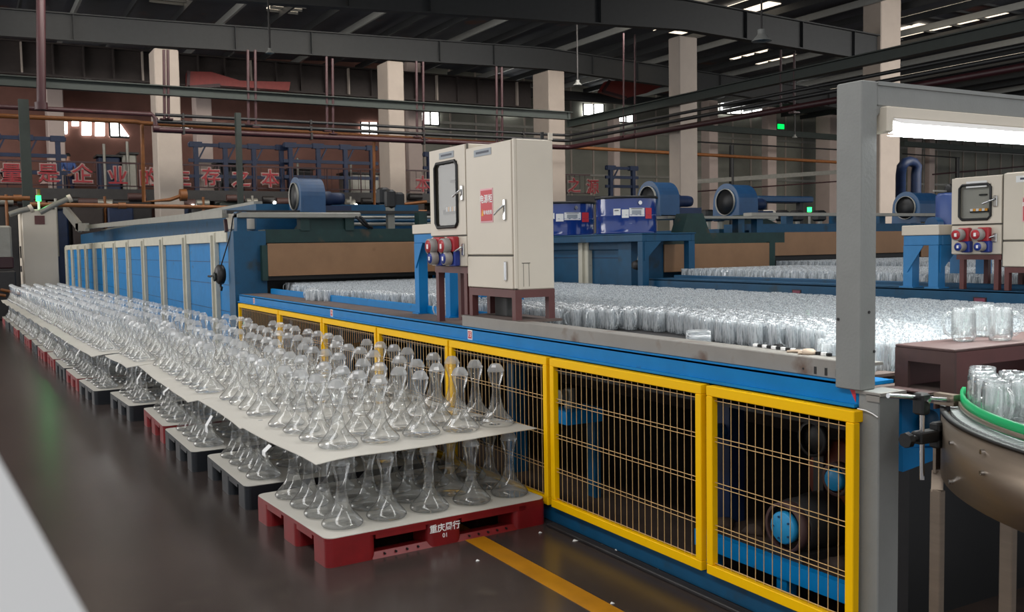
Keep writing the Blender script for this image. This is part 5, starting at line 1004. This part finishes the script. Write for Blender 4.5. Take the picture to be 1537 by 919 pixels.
# the largest in the picture are the nearest rows at the open front edge
fld.sort(key=lambda q: (max(q[2], 0)*.9+dep(q)))
N1 = 283
for (x, y, row, k) in fld[:N1]:
    o = bpy.data.objects.new('glass_mug', MUG); o.location = (x, y, 1.047); o.rotation_euler.z = rm.uniform(0, 6.28); s_ = 1.0; col.objects.link(o)
    o['label'] = 'clear ribbed mug on the belt, %s rank from portal post, %s in from rail' % (od(k), od(row)); o['category'] = 'mug'; o['group'] = 'glass mugs on the nearest belt'
replicate('belt_mugs', lowm, [(Vector((x, y, 1.047)), rm.uniform(0, 6.28), 1) for x, y, r_, k in fld[N1:]], MUGG, 'dense field of clear mugs covering the rest of the nearest belt', 'mugs')
# fallen mug
o = bpy.data.objects.new('glass_mug', MUG); o.location = (3.33, 3.98, 1.095); o.rotation_euler = (PI/2, .3, .9); col.objects.link(o); o['label'] = 'clear mug lying on its side by the grey rail'; o['category'] = 'mug'
o = bpy.data.objects.new('glass_mug', MUG); o.location = (3.45, 5.95, 1.095); o.rotation_euler = (PI/2, .3, 1.3); col.objects.link(o); o['label'] = 'clear mug lying on its side near the cabinet stand'; o['category'] = 'mug'
bb = [(Vector((XB+.45+i*.102+rm.uniform(-.01, .01), 2.6+j*.104, 1.215)), rm.uniform(0, 6.28), .9) for i in range(17) for j in range(52)]
replicate('belt_mugs', lowm, bb, MUGG, 'sparkling field of clear mugs on the second conveyor', 'mugs')
tl = MB().lathe([(.03, 0), (.033, .01), (.034, .17), (.036, .18), (.031, .18), (.029, .02)], n=8)
replicate('belt_tumblers', tl, [(Vector((8.75+i*.1+rm.uniform(-.01, .01), 2.6+j*.105, 1.18)), 0, 1) for i in range(26) for j in range(60)], MUGG, 'rows of tall clear tumblers on the third conveyor', 'tumblers')
# big mugs on the brown stand and mugs on the curved conveyor
def bigmug(x, y, z, rz, s_, label, grp):
    t = thing('glass_mug', label, 'mug', (x, y, z), grp)
    for nm_, q in (('body', bod), ('handle', han)):
        if ('mug_'+nm_) not in protos: protos['mug_'+nm_] = mesh_of(q, nm_, GLASS2)
        o = bpy.data.objects.new(nm_, protos['mug_'+nm_]); o.parent = t; col.objects.link(o)
    t.scale = (s_, s_, s_); t.rotation_euler.z = rz; return t
GLASS2 = glass('thick_clear_glass', (.12, .14, .14), (.95, .965, .96), 0.05, rough=.04, tir=.45, pwr=3, streak=.15, white=.18)
for px, py, lab, rz in ((1446, 515, 'left one with its handle to the left', 2.5), (1476, 508, 'middle one at the back', 1.5), (1501, 514, 'right one with its handle to the right', -.8)):
    q = UZ(px, py-3, 1.187); bigmug(q.x, q.y, 1.187, rz, 1.02, 'clear ribbed mug on the brown stand, '+lab, 'mugs on the brown stand')
spots = [(1.0-.17, 176), (.86, 169.5), (.86, 163.5), (.77, 174), (.76, 167), (.85, 157.5), (.75, 160), (.85, 151.5), (.74, 153), (.85, 145), (.74, 146), (.84, 138)]
spots = [(1.175, 140), (1.175, 135), (1.175, 130), (1.175, 125.4), (1.08, 137.5), (1.08, 132), (1.08, 126.5), (.985, 130), (.985, 124.5), (1.175, 121)]
for k, (r_, an) in enumerate(spots):
    a = math.radians(an); bigmug(CC.x+r_*math.cos(a), CC.y+r_*math.sin(a), 1.001, a+PI*.6, 1.03, 'clear ribbed mug inside the green rail, %s from the camera' % od(k), 'mugs on the curved conveyor')
